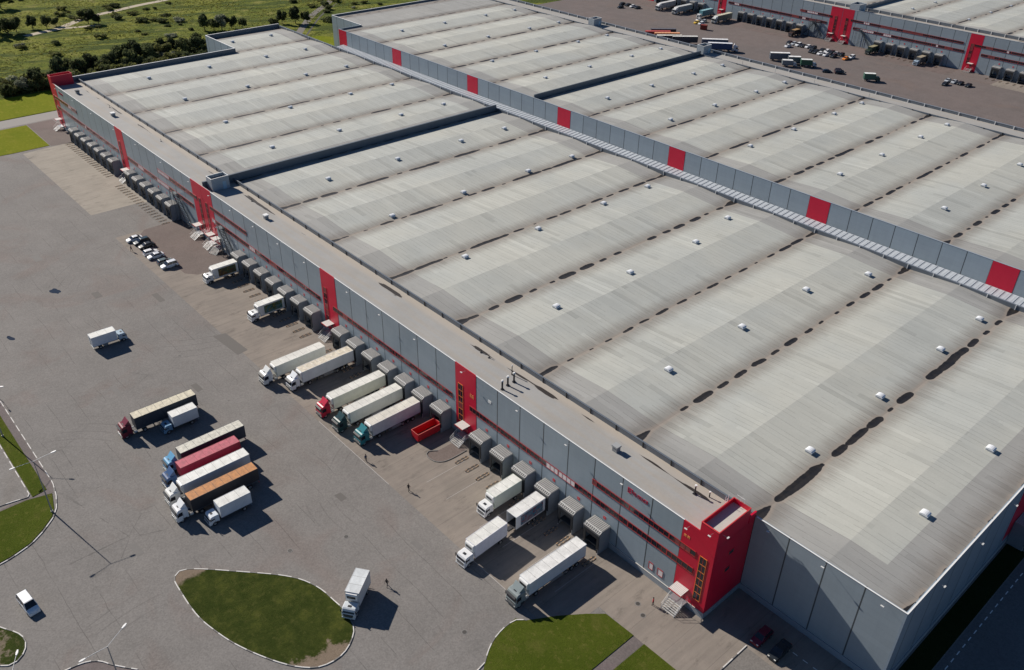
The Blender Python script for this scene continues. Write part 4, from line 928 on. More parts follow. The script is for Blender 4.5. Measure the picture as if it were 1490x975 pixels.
mu1 = mural_mat('fruit_picture', (.05, .10, .05), (.10, .05, .03), (.25, .14, .03)); mu2 = mural_mat('landscape_picture', (.04, .08, .03), (.05, .16, .20), (.22, .18, .03)); mu3 = mural_mat('blue_picture', (.05, .16, .24), (.22, .24, .28), (.25, .03, .05))
gd = 'trucks backed up to the near warehouse docks'
rigid('white box truck with a fruit picture on its side, docked beside the parked cars', (-146.6, -2.85), -90, (.75, .76, .76), L=6.4, h=3.7, fr=True, mural=mu1, group=gd)
rigid('white box truck with a blue and green landscape picture on its side at the dock', (-123.1, -2.85), -89, (.75, .76, .76), L=6.4, h=3.7, fr=True, mural=mu2, group=gd)
semi('white cab truck with cream trailer standing a few metres off its dock', (-98.5, -6.6), -90, (.72, .73, .71), side=CR, group=gd, L=11.8, gap=1.0)
semi('white truck with white trailer and blue panel sign, tan stained roof, docked', (-93.2, -2.85), -89.5, (.78, .8, .82), side=(.7, .72, .74), top=(.62, .56, .45), group=gd)
semi('truck with bright red cab and cream trailer at the dock', (-81.2, -2.85), -90, (.52, .02, .05), side=CR, group=gd)
semi('truck with dark green cab and cream trailer at the dock', (-75.2, -2.85), -89.5, (.02, .055, .06), side=CR, group=gd)
semi('truck with teal cab and beige trailer beside the red skip', (-69.2, -2.85), -89.5, (.03, .2, .23), side=(.6, .61, .62), top=(.62, .59, .52), group=gd, L=11.4)
rigid('white box truck with pale green side at the dock near the wheel guides', (-39.2, -2.85), -88.5, (.75, .76, .76), side=(.64, .70, .60), L=6.4, h=3.75, fr=True, group=gd)
rigid('white lorry backing up to the docked box trailer', (-33.0, -11.8), -86.5, (.76, .77, .78), side=(.72, .72, .78), L=7.3, h=3.8, fr=True, group=gd)
t = thing('box_trailer', 'open fronted box trailer with a blue picture on its side, docked', 'trailer', (-33.2, -2.85, 0), R(-88)); o = cargo(t, 7.0, .95, 3.8, 1.15, (.72, .73, .75), (.68, .68, .66), ('bt',), mural=mu3, opensided=True)
part(t, ('btc',), 'chassis', lambda mb: (mb.box(.3, 8.0, -.4, .4, .6, .93, m_chas), mb.bar((7.5, -.4, .7), (9.2, 0, .6), .06, m_steel), mb.bar((7.5, .4, .7), (9.2, 0, .6), .06, m_steel)))
for x in (2.6, 3.8):
    for s in (-1, 1): wheel(t, x, s*.95, .42, .36)
semi('grey green cab truck with white ribbed trailer pulled off its dock, nearest the camera', (-21.1, -5.2), -90, (.25, .29, .29), side=(.68, .71, .74), top=(.72, .72, .7), group=gd)
gy = 'trucks parked side by side in the open yard'
rigid('small white box truck driving alone across the open yard', (-134.9, -43.4), 88, (.4, .5, .58), L=5.3, h=3.3, s=.85, side=(.66, .69, .73))
semi('maroon cab truck with tan roofed dark trailer parked in the yard', (-100.1, -35.2), -91, (.17, .02, .035), side=(.035, .045, .06), top=(.58, .53, .40), group=gy, fr=False, L=12.3)
rigid('short white box truck with a blue cab beside the tan roofed trailer', (-96.5, -36.7), -90, (.16, .3, .45), L=5.0, h=3.4, s=.8, side=(.62, .64, .66), group=gy, W=1.1, defl=False)
semi('light blue cab truck with worn cream roofed dark trailer, first of the parked row', (-84.9, -32.6), -90, (.14, .35, .55), side=(.05, .06, .08), top=(.58, .56, .48), group=gy, fr=False)
semi('dark blue cab truck carrying a crimson container in the parked row', (-81.1, -35.4), -90, (.05, .1, .22), side=(.26, .008, .035), top=(.46, .10, .135), group=gy, fr=False, L=11.4, gap=.9)
semi('white truck with plain white trailer in the parked row', (-76.7, -35.8), -90, (.74, .75, .73), side=(.66, .66, .68), top=(.74, .74, .7), group=gy)
semi('white cab truck with rusty orange trailer roof and black sides in the parked row', (-72.2, -36.5), -90, (.77, .78, .79), side=(.035, .035, .04), top=(.46, .20, .065), group=gy, fr=False)
rigid('small white box truck parked beside the orange roofed trailer', (-67.9, -40.2), -90, (.66, .7, .74), L=5.7, h=3.4, s=.85, side=(.6, .64, .68), group=gy)
rigid('white box truck parked askew beside the oval grass island', (-39.3, -35.3), -54, (.62, .66, .68), L=4.7, h=3.7, s=.85, side=(.62, .62, .62), top=(.60, .63, .64), W=1.12, fr=True)
# far yard trucks
gf = 'trucks at the docks of the farthest warehouse'
rigid('truck with a teal blue box at the far docks', (-251.2, 333), -90, (.6, .62, .62), side=(.10, .26, .30), top=(.25, .45, .5), L=9.5, h=3.8, group=gf)
semi('white cab truck with beige trailer at the far docks right of a red strip', (-238.5, 333), -90, (.6, .62, .6), side=(.2, .19, .15), top=(.56, .54, .42), group=gf)
semi('truck with silver trailer at the far docks near the top edge', (-265.5, 333), -90, (.6, .6, .6), side=(.3, .32, .33), top=(.5, .52, .52), group=gf)
semi('truck with white trailer at the far docks in the top left of the yard', (-277.5, 333), -90, (.6, .6, .6), side=(.35, .35, .36), top=(.6, .6, .6), group=gf)
rigid('small truck with a pale blue cab and dark box at the far docks', (-129.6, 333), -90, (.35, .45, .55), side=(.1, .1, .1), top=(.33, .28, .2), L=5.5, h=3.4, group=gf)
rigid('dark green truck with a yellow topped box at the far docks', (-153.6, 333), -90, (.03, .05, .03), side=(.02, .04, .03), top=(.30, .27, .16), L=5.5, h=3.3, group=gf)
rigid('orange machine truck standing at the far dock end', (-196.3, 333), -90, (.06, .03, .02), side=(.03, .025, .025), top=(.35, .22, .10), L=5, h=3.1, group=gf)
gt = 'trailers parked along the back of the second warehouse'
def trailer(label, rear, ang, side, top, L=12.5, withcab=None):
    if withcab: return semi(label, rear, ang, withcab, side=side, top=top, L=L, fr=False, group=gt)
    t = thing('parked_trailer', label, 'trailer', (rear[0], rear[1], 0), R(ang), gt); cargo(t, L, 1.15, 3.82, 1.17, side, top, ('pt', L, side, top))
    part(t, ('ptc', L), 'chassis', lambda mb: (mb.box(.3, L-.1, -.42, .42, .85, 1.13, m_chas), mb.box(L*.75, L*.75+.12, -.8, -.65, 0, 1.1, m_steeld), mb.box(L*.75, L*.75+.12, .65, .8, 0, 1.1, m_steeld)))
    for x in (1.9, 3.1, 4.3):
        for s in (-1, 1): wheel(t, x, s*.97, .47, .34)
    return t
trailer('dark grey parked trailer farthest back of the slanting row', (-241.5, 270.5), 50, (.04, .04, .05), (.12, .12, .14))
trailer('red roofed parked trailer in the slanting row', (-240.0, 264.5), 50, (.25, .03, .03), (.5, .08, .07))
trailer('orange roofed parked trailer in the slanting row', (-234.8, 265.3), 50, (.3, .1, .04), (.75, .35, .18))
trailer('white roofed parked trailer with dark sides in the slanting row', (-231.0, 262.5), 50, (.05, .05, .06), (.7, .66, .58))
trailer('cream roofed trailer parked last in the slanting row', (-225.0, 267.0), 50, (.06, .06, .07), (.66, .66, .62))
trailer('long white roofed trailer parked behind the blue trailer', (-212.8, 274.6), 44, (.10, .12, .16), (.76, .76, .76))
trailer('blue sided trailer with white cab pointing right behind the second warehouse', (-206.5, 271.0), 42, (.03, .07, .17), (.7, .72, .75), L=11.5, withcab=(.7, .7, .72))
gv = 'vans and trucks parked close behind the second warehouse'
rigid('long white box truck with dark sides behind the second warehouse parapet', (-177.5, 280.0), 45, (.7, .7, .7), side=(.12, .14, .17), top=(.8, .8, .78), L=9, h=3.6, group=gv)
rigid('white roofed box truck behind the parapet beside the long white one', (-168.6, 281.5), 45, (.6, .6, .6), side=(.10, .12, .14), top=(.78, .78, .76), L=5.5, h=3.4, group=gv)
rigid('small white van truck hard behind the parapet', (-168.2, 276.0), 42, (.6, .62, .62), side=(.2, .24, .26), top=(.75, .75, .73), L=4.6, h=2.9, s=.8, group=gv, defl=False)
rigid('white box truck with a green side picture behind the parapet', (-162.5, 282.2), 42, (.55, .6, .6), side=(.03, .12, .07), top=(.75, .77, .75), L=5, h=3.3, s=.85, group=gv)
rigid('box truck with a dark green side driving alone in the far yard', (-132.5, 284.3), 42, (.03, .10, .07), side=(.05, .14, .10), top=(.74, .76, .73), L=4.8, h=3.3, s=.85)

# ---- red skip at its dock
t = thing('skip_container', 'open red steel skip on wheels standing at the dock', 'skip', (-62.8, -2.5, 0), R(-90))
def skipb(mb):
    L, W, z0, z1 = 5.6, 1.1, .35, 2.0; mm = M('skip_red', (.55, .02, .03), .45, 0, .2); e = .12
    for s in (-1, 1): mb.prism([(s*W*.93, z0), (s*W, z1), (s*(W-e*.6), z1), (s*(W-e*.6)*.93, z0)], 0, L, mm, 'yz')
    mb.box(0, .08, -W+.06, W-.06, z0, z1, mm); mb.box(L-.08, L, -W+.06, W-.06, z0, z1, mm); mb.box(.08, L-.08, -W+.1, W-.1, z0, z0+.08, M('skip_floor', (.04, .02, .02), .8))
    for i in range(8):
        for s in (-1, 1): mb.box(.3+i*.7, .38+i*.7, s*W-.02 if s > 0 else -W-.05, s*W+.05 if s > 0 else -W+.02, z0, z1, mm)
part(t, ('skip',), 'skip_body', skipb)
def skipr(mb):
    L, W, z1 = 5.6, 1.1, 2.0; mm = M('skip_rim', (.6, .12, .1), .5)
    for s in (-1, 1): mb.box(-.02, L+.02, s*W-.06, s*W+.06, z1, z1+.08, mm)
    mb.box(-.02, .08, -W+.06, W-.06, z1, z1+.08, mm); mb.box(L-.06, L+.04, -W+.06, W-.06, z1, z1+.08, mm)
part(t, ('skr',), 'rim', skipr)
for x in (.8, 4.8):
    for s in (-1, 1): wheel(t, x, s*.8, .2, .15)
t = thing('waste_container', 'small rust red container standing in front of the far parked cars', 'container', (-233.6, 303.5, 0), R(20))
part(t, ('wc',), 'container_body', lambda mb: mb.box(-1.6, 1.6, -1.1, 1.1, .1, 2.3, M('rust_red', (.22, .03, .02), .7, 0, .3)))
part(t, ('wcl',), 'lid', lambda mb: (mb.box(-1.65, 1.65, -1.15, 1.15, 2.3, 2.4, M('rust_red')), *[mb.box(-1.5+i*.6, -1.42+i*.6, -1.16, 1.16, .1, 2.3, M('rust_red')) for i in range(6)]))

# ---- cars
def car(label, loc, ang, c, kind='sedan', group=None, glass=m_glass):
    t = thing('van' if kind == 'van' else 'car', label, 'van' if kind == 'van' else 'car', (loc[0], loc[1], 0), R(ang), group)
    cm = paint(c)
    P = dict(sedan=(4.3, .86, 1.38, -1.75, -.95, .45, 1.15), hatch=(3.9, .84, 1.42, -1.9, -1.55, .35, 1.05), suv=(4.4, .9, 1.62, -2.1, -1.75, .4, 1.15), van=(4.5, .92, 1.85, -2.2, -2.05, .75, 1.45))[kind]
    L, W, H, r0, r1, f1, f0 = P; h = L/2; zb = .92 if kind != 'van' else 1.05
    def body(mb):
        prof = [(-h, .35, .92), (-h+.05, .62, .97), (-h+.12, zb-.04, .95), (r0, zb+.02, .97), (0, zb+.02, 1.0), (f0, zb-.02, .98), (h-.25, zb-.2, .92), (h-.03, .6, .86), (h, .38, .82)]
        rows = []
        for (x, z, k) in prof: rows.append([(x, -W*k*.93, z), (x, -W*k*.6, z+.03), (x, W*k*.6, z+.03), (x, W*k*.93, z)])
        V = []; F = []
        for rw in rows: V += rw
        n = len(rows)
        for i in range(n-1):
            for j in range(3): F.append((i*4+j, (i+1)*4+j, (i+1)*4+j+1, i*4+j+1))
        # sides
        o = len(V)
        for (x, z, k) in prof: V += [(x, -W*k, min(z-.12, .7) if z > .5 else .3), (x, -W*k*.97, .22), (x, W*k*.97, .22), (x, W*k, min(z-.12, .7) if z > .5 else .3)]
        for i in range(n-1):
            a, b = i*4, (i+1)*4
            F += [(a, o+a, o+b, b), (o+a, o+a+1, o+b+1, o+b), (a+3, b+3, o+b+3, o+a+3), (o+a+3, o+b+3, o+b+2, o+a+2), (o+a+1, o+a+2, o+b+2, o+b+1)]
        for i, fl in ((0, 0), (n-1, 1)):
            a = i*4; F += [(a, a+1, a+2, a+3, o+a+3, o+a+2, o+a+1, o+a)]
        mb.add(V, F, cm)
    b = part(t, ('car', kind, c), 'body', body)
    def gh(mb):
        lo = [(r0, zb), (f0, zb-.03)]; hi = [(r1, H-.04), (f1, H-.06)]; wl, wh = W*.92, W*.74
        V = [(r0, -wl, zb), (f0, -wl, zb-.02), (f1, -wh, H-.04), (r1, -wh, H-.04), (r0, wl, zb), (f0, wl, zb-.02), (f1, wh, H-.04), (r1, wh, H-.04)]
        mb.add(V, [(0, 1, 2, 3), (5, 4, 7, 6), (1, 5, 6, 2), (4, 0, 3, 7), (3, 2, 6, 7)], glass)
    part(b, ('gh', kind), 'windows', gh)
    def rf(mb):
        wh = W*.72; mb.prism([(r1+.03, H-.04), (f1-.03, H-.04), (f1-.18, H), (r1+.18, H)], -wh, wh, cm, 'xz')
        for s in (-1, 1):
            for (xa, xb) in ((f0-.02, f1-.02), (r0+.03, r1+.03)): mb.cyl((xa, s*W*.93, zb), (xb, s*W*.75, H-.05), .045, cm, 5)
            mb.cyl(((r1+f1)/2+.1, s*W*.925, zb), ((r1+f1)/2+.1, s*W*.75, H-.05), .04, cm, 5)
    part(b, ('rf', kind, c), 'car_roof', rf)
    part(b, ('cl', kind), 'headlights', lambda mb: [mb.box(h-.12, h-.02, s*W*.62-.15, s*W*.62+.15, .6, .72, M('headlamp')) for s in (-1, 1)])
    part(b, ('tl', kind), 'tail_lights', lambda mb: [mb.box(-h-.0, -h+.1, s*W*.68-.13, s*W*.68+.13, .68, .84, M('tail_lamp', (.4, .02, .02), .3)) for s in (-1, 1)])
    for x in (-h*.6, h*.62):
        for s in (-1, 1): wheel(t, x, s*(W-.1), .31, .2)
    return t
WHT = (.78, .79, .8); DK = (.02, .025, .03); NV = (.02, .05, .07); SV = (.42, .45, .48)
gc = 'cars parked in front of the near warehouse'
for (x, y, c, k, lb) in [(-181.4, -15.6, WHT, 'sedan', 'white saloon car at the far left end of the parked row'), (-178.5, -14.7, NV, 'suv', 'dark teal car second in the parked row beside the white saloon'),
        (-175.4, -14.6, DK, 'sedan', 'black saloon third in the parked row, before the gap'), (-170.9, -15.4, WHT, 'hatch', 'white hatchback just after the gap in the parked row'),
        (-168.1, -15.2, (.66, .68, .72), 'sedan', 'silver white saloon in the middle of the parked row'), (-163.5, -14.7, (.12, .16, .17), 'hatch', 'dark grey green car before the last of the parked row'), (-160.9, -14.6, (.7, .73, .78), 'suv', 'white estate car at the right end of the parked row')]:
    car(lb, (x, y), 90 if k == 'hatch' else -90, c, k, gc)
car('white van driving past the small grass island', (-69.3, -76.2), 6, (.74, .76, .78), 'van')
car('dark red car parked in the shade behind the striped kerb', (8.1, 3.7), -90, (.16, .01, .03), 'hatch'); car('black car parked in the shade beside the dark red one', (11.3, 3.6), -90, DK, 'sedan')
gfc = 'cars parked in the far yard before the double red strip'
Y1 = [(-189.0, 314.3, DK), (-186.3, 314.0, SV), (-183.6, 313.8, WHT), (-181.1, 313.8, DK), (-178.5, 314.2, WHT), (-175.4, 313.8, DK), (-170.7, 314.4, DK), (-168.1, 314.0, WHT), (-165.2, 313.2, DK), (-162.9, 313.8, SV), (-160.3, 313.9, DK), (-154.8, 313.7, WHT)]
Y2 = [(-185.6, 307.6, WHT), (-172.8, 308.0, DK), (-170.6, 308.2, DK), (-168.0, 308.0, WHT), (-164.9, 307.8, WHT), (-161.3, 308.5, DK), (-155.4, 309.4, (.8, .25, .03))]
cn = {WHT: 'white', DK: 'black', SV: 'silver', (.8, .25, .03): 'orange'}; ordn = ['first', 'second', 'third', 'fourth', 'fifth', 'sixth', 'seventh', 'eighth', 'ninth', 'tenth', 'eleventh', 'twelfth']
for rw, nm in ((Y1, 'back'), (Y2, 'front')):
    for i, (x, y, c) in enumerate(rw): car('%s car, %s from the left in the %s row of far parked cars' % (cn[c], ordn[i], nm), (x, y), -90, c, ['sedan', 'hatch', 'suv'][i % 3], gfc)
car('dark car behind the parapet left of the black off-roader', (-149.6, 283.4), 45, NV, 'sedan'); car('black off-roader behind the second warehouse parapet', (-144.7, 285.8), 40, DK, 'suv'); car('dark off-roader behind the parapet, rearmost of the pair', (-146.3, 288.3), 40, DK, 'suv')
gk = 'cars parked before the single red strip of the far warehouse'
for (x, y, c, lb) in [(-106.4, 306.4, DK, 'black car standing apart in front of the small far row'), (-108.0, 312.4, SV, 'silver car, left end of the small far row'), (-105.2, 312.6, SV, 'silver car second in the small far row'), (-102.5, 312.6, DK, 'black car third in the small far row'), (-98.9, 312.2, DK, 'black car at the right end of the small far row')]:
    car(lb, (x, y), -90, c, 'sedan', gk)
gl = 'cars parked left of the beige trailer in the far yard'
for (x, y, c, lb) in [(-244.4, 311.4, (.75, .5, .05), 'yellow car in the far yard beside white cars'), (-247.4, 317.0, WHT, 'white car behind the yellow one in the far yard'), (-241.4, 311.4, WHT, 'white car right of the yellow one in the far yard'), (-243.6, 316.6, SV, 'silver car behind the white one in the far yard')]:
    car(lb, (x, y), -90, c, 'hatch', gl)
for i, (x, y, c) in enumerate([(-300, 314, DK), (-296, 314.5, DK), (-292, 314, WHT), (-288, 313.5, DK), (-295, 307, DK)]): car('%s car, %s from the left by the top edge of the far yard' % (cn[c], ordn[i]), (x, y), -90, c, 'sedan', 'cars at the top edge of the far yard')

# ------------------------------------------------------------------ wheel guides at the docks
m_hz = M('guide_orange', (.6, .36, .18), .7, 0, .3, 3)
def guide_mesh(L=2.4, Wd=.28):
    mb = MB(); pts = []
    for i in range(7): a = math.pi*i/6; pts.append((Wd*math.cos(a), L/2+Wd*math.sin(a)))
    for i in range(7): a = math.pi+math.pi*i/6; pts.append((Wd*math.cos(a), -L/2+Wd*math.sin(a)))
    P = resample(pts+[pts[0]], .2)
    for i, (a, b) in enumerate(zip(P, P[1:])): mb.cyl((*a, .08), (*b, .08), .048, m_hz if i % 5 < 2 else m_black, 6)
    return mb.mesh('wheel_guide')
gm = guide_mesh()
def guide(x, y, label, grp):
    o = bpy.data.objects.new('wheel_guide', gm); COL.objects.link(o); o.location = (x, y, .01); tag(o, label, 'wheel guide', grp)
    if x < -180: o.scale = (.85, .8, .7)
gdocks = [('right of the red skip', [-52.5, -49.5, -46.5, -43.5, -40.4, -37.4, -34.4, -31.4, -28.4, -25.4, -22.4, -19.4]), ('between the white trailer and the red skip', [-100.5, -94.5, -91.5, -88.5, -85.5, -82.4, -79.5, -76.5, -73.5, -70.5]),
          ('between the two picture trucks', [-148.5, -145.5, -142.5, -139.5, -136.5, -133.3, -130.1, -127.2, -124.3, -121.4, -118.4, -115.4, -112.3, -109.3])]
for nm, xs in gdocks:
    for x in xs: guide(x, -4.9, 'black and orange wheel guide loop '+nm, 'wheel guides in the docks '+nm)
for i in range(19): guide(-268.0+i*2.05, -4.0, 'black looped wheel guide on the pale apron at the far end docks', 'wheel guides at the far end docks')
for i in range(18): guide(-221.5+i*2.05, -4.7, 'black looped wheel guide on the pale apron left of the parked cars', 'wheel guides left of the parked cars')
for x in (-155, -152, -149, -146, -143, -140, -137, -134, -131, -128, -125, -122, -99, -96, -93, -90, -87, -84, -81, -78): guide(x, 330.5, 'orange wheel guide in front of the far docks', 'wheel guides in front of the far docks')
# short orange posts along dock bays
# ------------------------------------------------------------------ lamp posts
m_pole = M('pole_grey', (.3, .31, .32), .5, .3); 
def lamp(x, y, a1, a2, label, h=11.6, arm=2.8):
    t = thing('lamp_post', label, 'street lamp', (x, y, 0), 0, 'twin armed lamp posts around the yard')
    mb = MB(); mb.cyl((0, 0, 0), (0, 0, h), .13, m_pole, 8, .06); mb.cyl((0, 0, 0), (0, 0, .4), .2, m_pole, 8); mb.build('pole', t)
    for a in (a1, a2):
        c, s = math.cos(R(a)), math.sin(R(a)); mb = MB(); mb.tube([(0, 0, h-.05), (c*arm*.5, s*arm*.5, h+.15), (c*arm, s*arm, h+.25)], .035, m_cap, 5); ar = mb.build('arm', t)
        hd = MB(); d = Vector((c, s, .05)); n = Vector((-s, c, 0)); p = Vector((c*arm, s*arm, h+.25)); q = p+d*.85
        V = [p-n*.08, p+n*.08, p+d*.45+n*.15, q+n*.08, q-n*.08, p+d*.45-n*.15]; V = [v+Vector((0, 0, .08)) for v in V]+[v-Vector((0, 0, .06)) for v in V]
        hd.add(V, [(0, 1, 2, 3, 4, 5), (11, 10, 9, 8, 7, 6)]+[(i, (i+1) % 6, 6+(i+1) % 6, 6+i) for i in range(6)], m_cap); hd.build('lamp_head', ar)
lamp(-88.1, -66.9, -88, 88, 'tall twin armed lamp post on the verge at the bend of the yard kerb')
lamp(-115.3, -67.3, -55, 50, 'twin armed lamp post on the grass verge off the left edge'); lamp(-145, -67.2, -60, 0, 'farthest twin armed lamp post along the left verge')
lamp(-43.7, -71.2, -85, 118, 'tall twin armed lamp post beside the small paved island')
lamp(-48.6, -81.6, 20, 150, 'twin armed lamp post rising from the small grass island', 10.8, 2.2)

# ------------------------------------------------------------------ people
def person(label, loc, ang, shirt, trousers, stride=.32, carry=False):
    t = thing('person', label, 'person', (loc[0], loc[1], .012), R(ang)); s = 1.0
    P = [(0, 0, .93), (0, 0, 1.12), (0, 0, 1.36), (.02, 0, 1.48), (.03, 0, 1.60), (.04, 0, 1.72)]; rad = [(.15, .12), (.14, .11), (.17, .12), (.06, .06), (.09, .10), (.07, .08)]
    E = [(0, 1), (1, 2), (2, 3), (3, 4), (4, 5)]
    def chain(start, pts, rs):
        prev = start
        for p, r_ in zip(pts, rs): P.append(p); rad.append((r_, r_)); E.append((prev, len(P)-1)); prev = len(P)-1
        return prev
    for sd in (-1, 1):
        fw = stride*sd
        chain(0, [(0.0, sd*.1, .88), (fw*.55, sd*.1, .5), (fw*.9-.06, sd*.1, .09), (fw*.9+.14, sd*.11, .04)], [.1, .065, .045, .04])
        w_ = chain(2, [(0, sd*.19, 1.37), (-fw*.35, sd*.24, 1.1), (-fw*.6+.08, sd*.24, .87), (-fw*.65+.1, sd*.24, .78)], [.07, .048, .033, .03])
        base = P[w_]
        for k in range(5):
            o = (k-2)*.018; chain(w_, [(base[0]+o+.005, base[1]-sd*.005, base[2]-.05), (base[0]+o+.012, base[1]-sd*.015, base[2]-.085+abs(k-2)*.006)], [.008, .007])
    me = bpy.data.meshes.new('body'); me.from_pydata(P, E, []); o = bpy.data.objects.new('body', me); COL.objects.link(o); o.parent = t
    bm = bmesh.new(); bm.from_mesh(me); bm.verts.layers.skin.verify(); bm.to_mesh(me); bm.free()
    for i, v in enumerate(me.skin_vertices[0].data): v.radius = rad[i]; v.use_root = (i == 0)
    sk_ = o.modifiers.new('skin', 'SKIN'); sk_.use_smooth_shade = True; sb = o.modifiers.new('sub', 'SUBSURF'); sb.levels = 1; sb.render_levels = 1
    g = NG('person_cloth'); z = g.xyz(g.pos(True))[2]; yv = g.ma('ABSOLUTE', g.xyz(g.pos(True))[1])
    c = g.mix(g.ma('GREATER_THAN', z, .95), trousers, shirt); c = g.mix(g.ma('GREATER_THAN', z, 1.5), c, (.45, .28, .2)); c = g.mix(g.ma('LESS_THAN', z, .1), c, (.02, .02, .02))
    c = g.mix(g.ma('MULTIPLY', g.ma('LESS_THAN', z, .86), g.ma('GREATER_THAN', yv, .2)), c, (.45, .28, .2)); g.out(c, .85); me.materials.append(g.m)
    hb = MB(); n = 8
    for i in range(3): hb.cyl((.02, 0, 1.66+i*.045), (.02, 0, 1.705+i*.045), [.125, .12, .09][i], M('hair', (.03, .02, .015), .8), 10, [.12, .09, .03][i])
    hb.build('hair', t); o.location = (0, 0, 0)
    t.scale = (.98, .98, .98)
    return t
person('person in dark clothes walking past the left of the parked cars', (-175.6, -18.7), 200, (.06, .02, .03), (.03, .03, .04))
person('person in dark clothes walking across the apron edge by the teal cab', (-63.9, -18.6), 150, (.02, .04, .09), (.02, .02, .03))
person('person in black crossing the open yard right of the teal cab', (-52.2, -17.3), 120, (.02, .02, .025), (.02, .02, .025))
person('person in black walking beside the oval island truck', (-36.8, -32.7), 300, (.02, .02, .025), (.02, .02, .03))
person('person in a red jacket standing near the corner tower stair', (-6.7, -3.75), 200, (.5, .03, .05), (.02, .02, .03), .1)

# ------------------------------------------------------------------ small yard details
def manhole(x, y, lb, r_=.35):
    mb = MB(); mb.cyl((x, y, .012), (x, y, .024), r_, M('cast_iron', (.06, .055, .05), .6), 16); mb.cyl((x, y, .010), (x, y, .020), r_*1.35, m_kb, 16)
    tag(mb.build('manhole_cover'), 'round dark manhole cover '+lb, 'manhole cover', 'manhole covers in the yard')
for p in [(-22.0, -29.0, 'beside the corner lawn kerb'), (-53.5, -40.5, 'above the oval grass island'), (-50.1, -31.8, 'between the oval island and the dock apron'), (-8.4, -5.3, 'nearer the red jacketed person'), (-6.4, -6.4, 'between the person and the corner lawn'), (-45.5, -71.0, 'at the small paved island'), (-120, -30, 'alone in the upper yard')]: manhole(*p)
for pts in ([(-166.6, -47.2), (-165.2, -46.4), (-163.4, -45.6), (-162.8, -44.2), (-164.0, -43.6), (-165.6, -44.8), (-166.8, -45.8)],):
    pass
def blob(x, y, L, Wd, ang, seed):
    rr = random.Random(seed); pts = []
    for i in range(14):
        a = 2*math.pi*i/14; k = .65+.5*rr.random(); px, py = L*k*math.cos(a), Wd*k*math.sin(a); pts.append((x+px*math.cos(ang)-py*math.sin(ang), y+px*math.sin(ang)+py*math.cos(ang)))
    return pts
SPOTS = [(98, 339)]
for (x, y, L, Wd, a) in [(-166.6, -41.1, 1.8, 1.1, .3), (-163.4, -56.5, 1.3, .5, .1), (-151.2, -55.8, 1.4, .55, .3), (-173, -57.6, .4, .4, 0)]:
    tag(sheet('dark_spot', smooth(blob(x, y, L, Wd, a, int(-x)), 1), .012, m_darkspot), None)  # flat dark shapes with a smooth surface, laid on the asphalt
# ------------------------------------------------------------------ vegetation
lm = [leaf_mat('leaf_dark', (.05, .065, .03), (.11, .13, .06)), leaf_mat('leaf_mid', (.065, .085, .035), (.15, .165, .07)), leaf_mat('leaf_pale', (.2, .22, .15), (.34, .35, .25)), leaf_mat('leaf_olive', (.10, .115, .035), (.20, .20, .075))]
m_bark = M('bark', (.06, .045, .035), .9)
def crown_mesh(name, seed, rx, rz, zc, n, leaf, m, nb=9):
    rr = random.Random(seed); blobs = []
    for i in range(nb):
        a = rr.random()*6.283; d = rr.random()**.6*rx*.75; z = zc+(rr.random()*2-1)*rz*.6; blobs.append((d*math.cos(a), d*math.sin(a), z, rx*(.28+.3*rr.random())))
    V = []; F = []
    for i in range(n):
        b = rr.choice(blobs); d = Vector((rr.gauss(0, 1), rr.gauss(0, 1), rr.gauss(0, .8))).normalized(); p = Vector(b[:3])+d*b[3]*(.55+.5*rr.random())
        if p.z < .05: p.z = .05+rr.random()*.3
        nrm = (d+Vector((rr.gauss(0, .6), rr.gauss(0, .6), rr.gauss(0, .6)))).normalized(); t1 = nrm.orthogonal().normalized(); t2 = nrm.cross(t1); s = leaf*(.6+.8*rr.random()); k = len(V)
        V += [p-t1*s-t2*s*.5, p+t1*s-t2*s*.6, p+t1*s*.8+t2*s*.6, p-t1*s*.7+t2*s*.7]; F.append((k, k+1, k+2, k+3))
    me = bpy.data.meshes.new(name); me.from_pydata([tuple(v) for v in V], [], F); me.materials.append(m); me.update(); return me
def trunk_mesh(seed, h, r0):
    rr = random.Random(seed); mb = MB(); mb.cyl((0, 0, -.1), (rr.uniform(-.15, .15), .1, h*.55), r0, m_bark, 7, r0*.6)
    for i in range(6):
        a = rr.random()*6.28; z = h*(.25+.3*rr.random()); mb.cyl((0, .05, z), (math.cos(a)*h*.28, math.sin(a)*h*.28, z+h*.3), r0*.5, m_bark, 5, r0*.12)
    return mb.mesh('trunk')
TREES = [(crown_mesh('crown', 11+i, 2.6, 2.2, 3.4, 1500, .26, lm[i % 4], 11), trunk_mesh(i, 5.5, .17)) for i in range(8)]
SHR = [(crown_mesh('foliage', 51+i, 1.7, .9, 1.0, 700, .2, lm[i % 4], 7), trunk_mesh(i+20, 1.6, .07)) for i in range(8)]
tl = {0: 'dark green', 1: 'mid green', 2: 'pale grey green', 3: 'olive green'}
def plant(kind, x, y, s, i, where, grp, sz=None):
    me, tr = (TREES if kind == 'tree' else SHR)[i]; t = thing('tree' if kind == 'tree' else 'shrub', '%s %s %s' % (tl[i % 4], 'bushy tree' if kind == 'tree' else 'shrub', where), 'tree' if kind == 'tree' else 'shrub', (x, y, 0), random.random()*6.28, '%s %s' % (tl[i % 4], grp))
    t.scale = (s, s, s*(sz or random.uniform(.85, 1.15)))
    a = bpy.data.objects.new('crown' if kind == 'tree' else 'foliage', me); COL.objects.link(a); a.parent = t
    b = bpy.data.objects.new('trunk' if kind == 'tree' else 'stem', tr); COL.objects.link(b); b.parent = t
rv = random.Random(5)
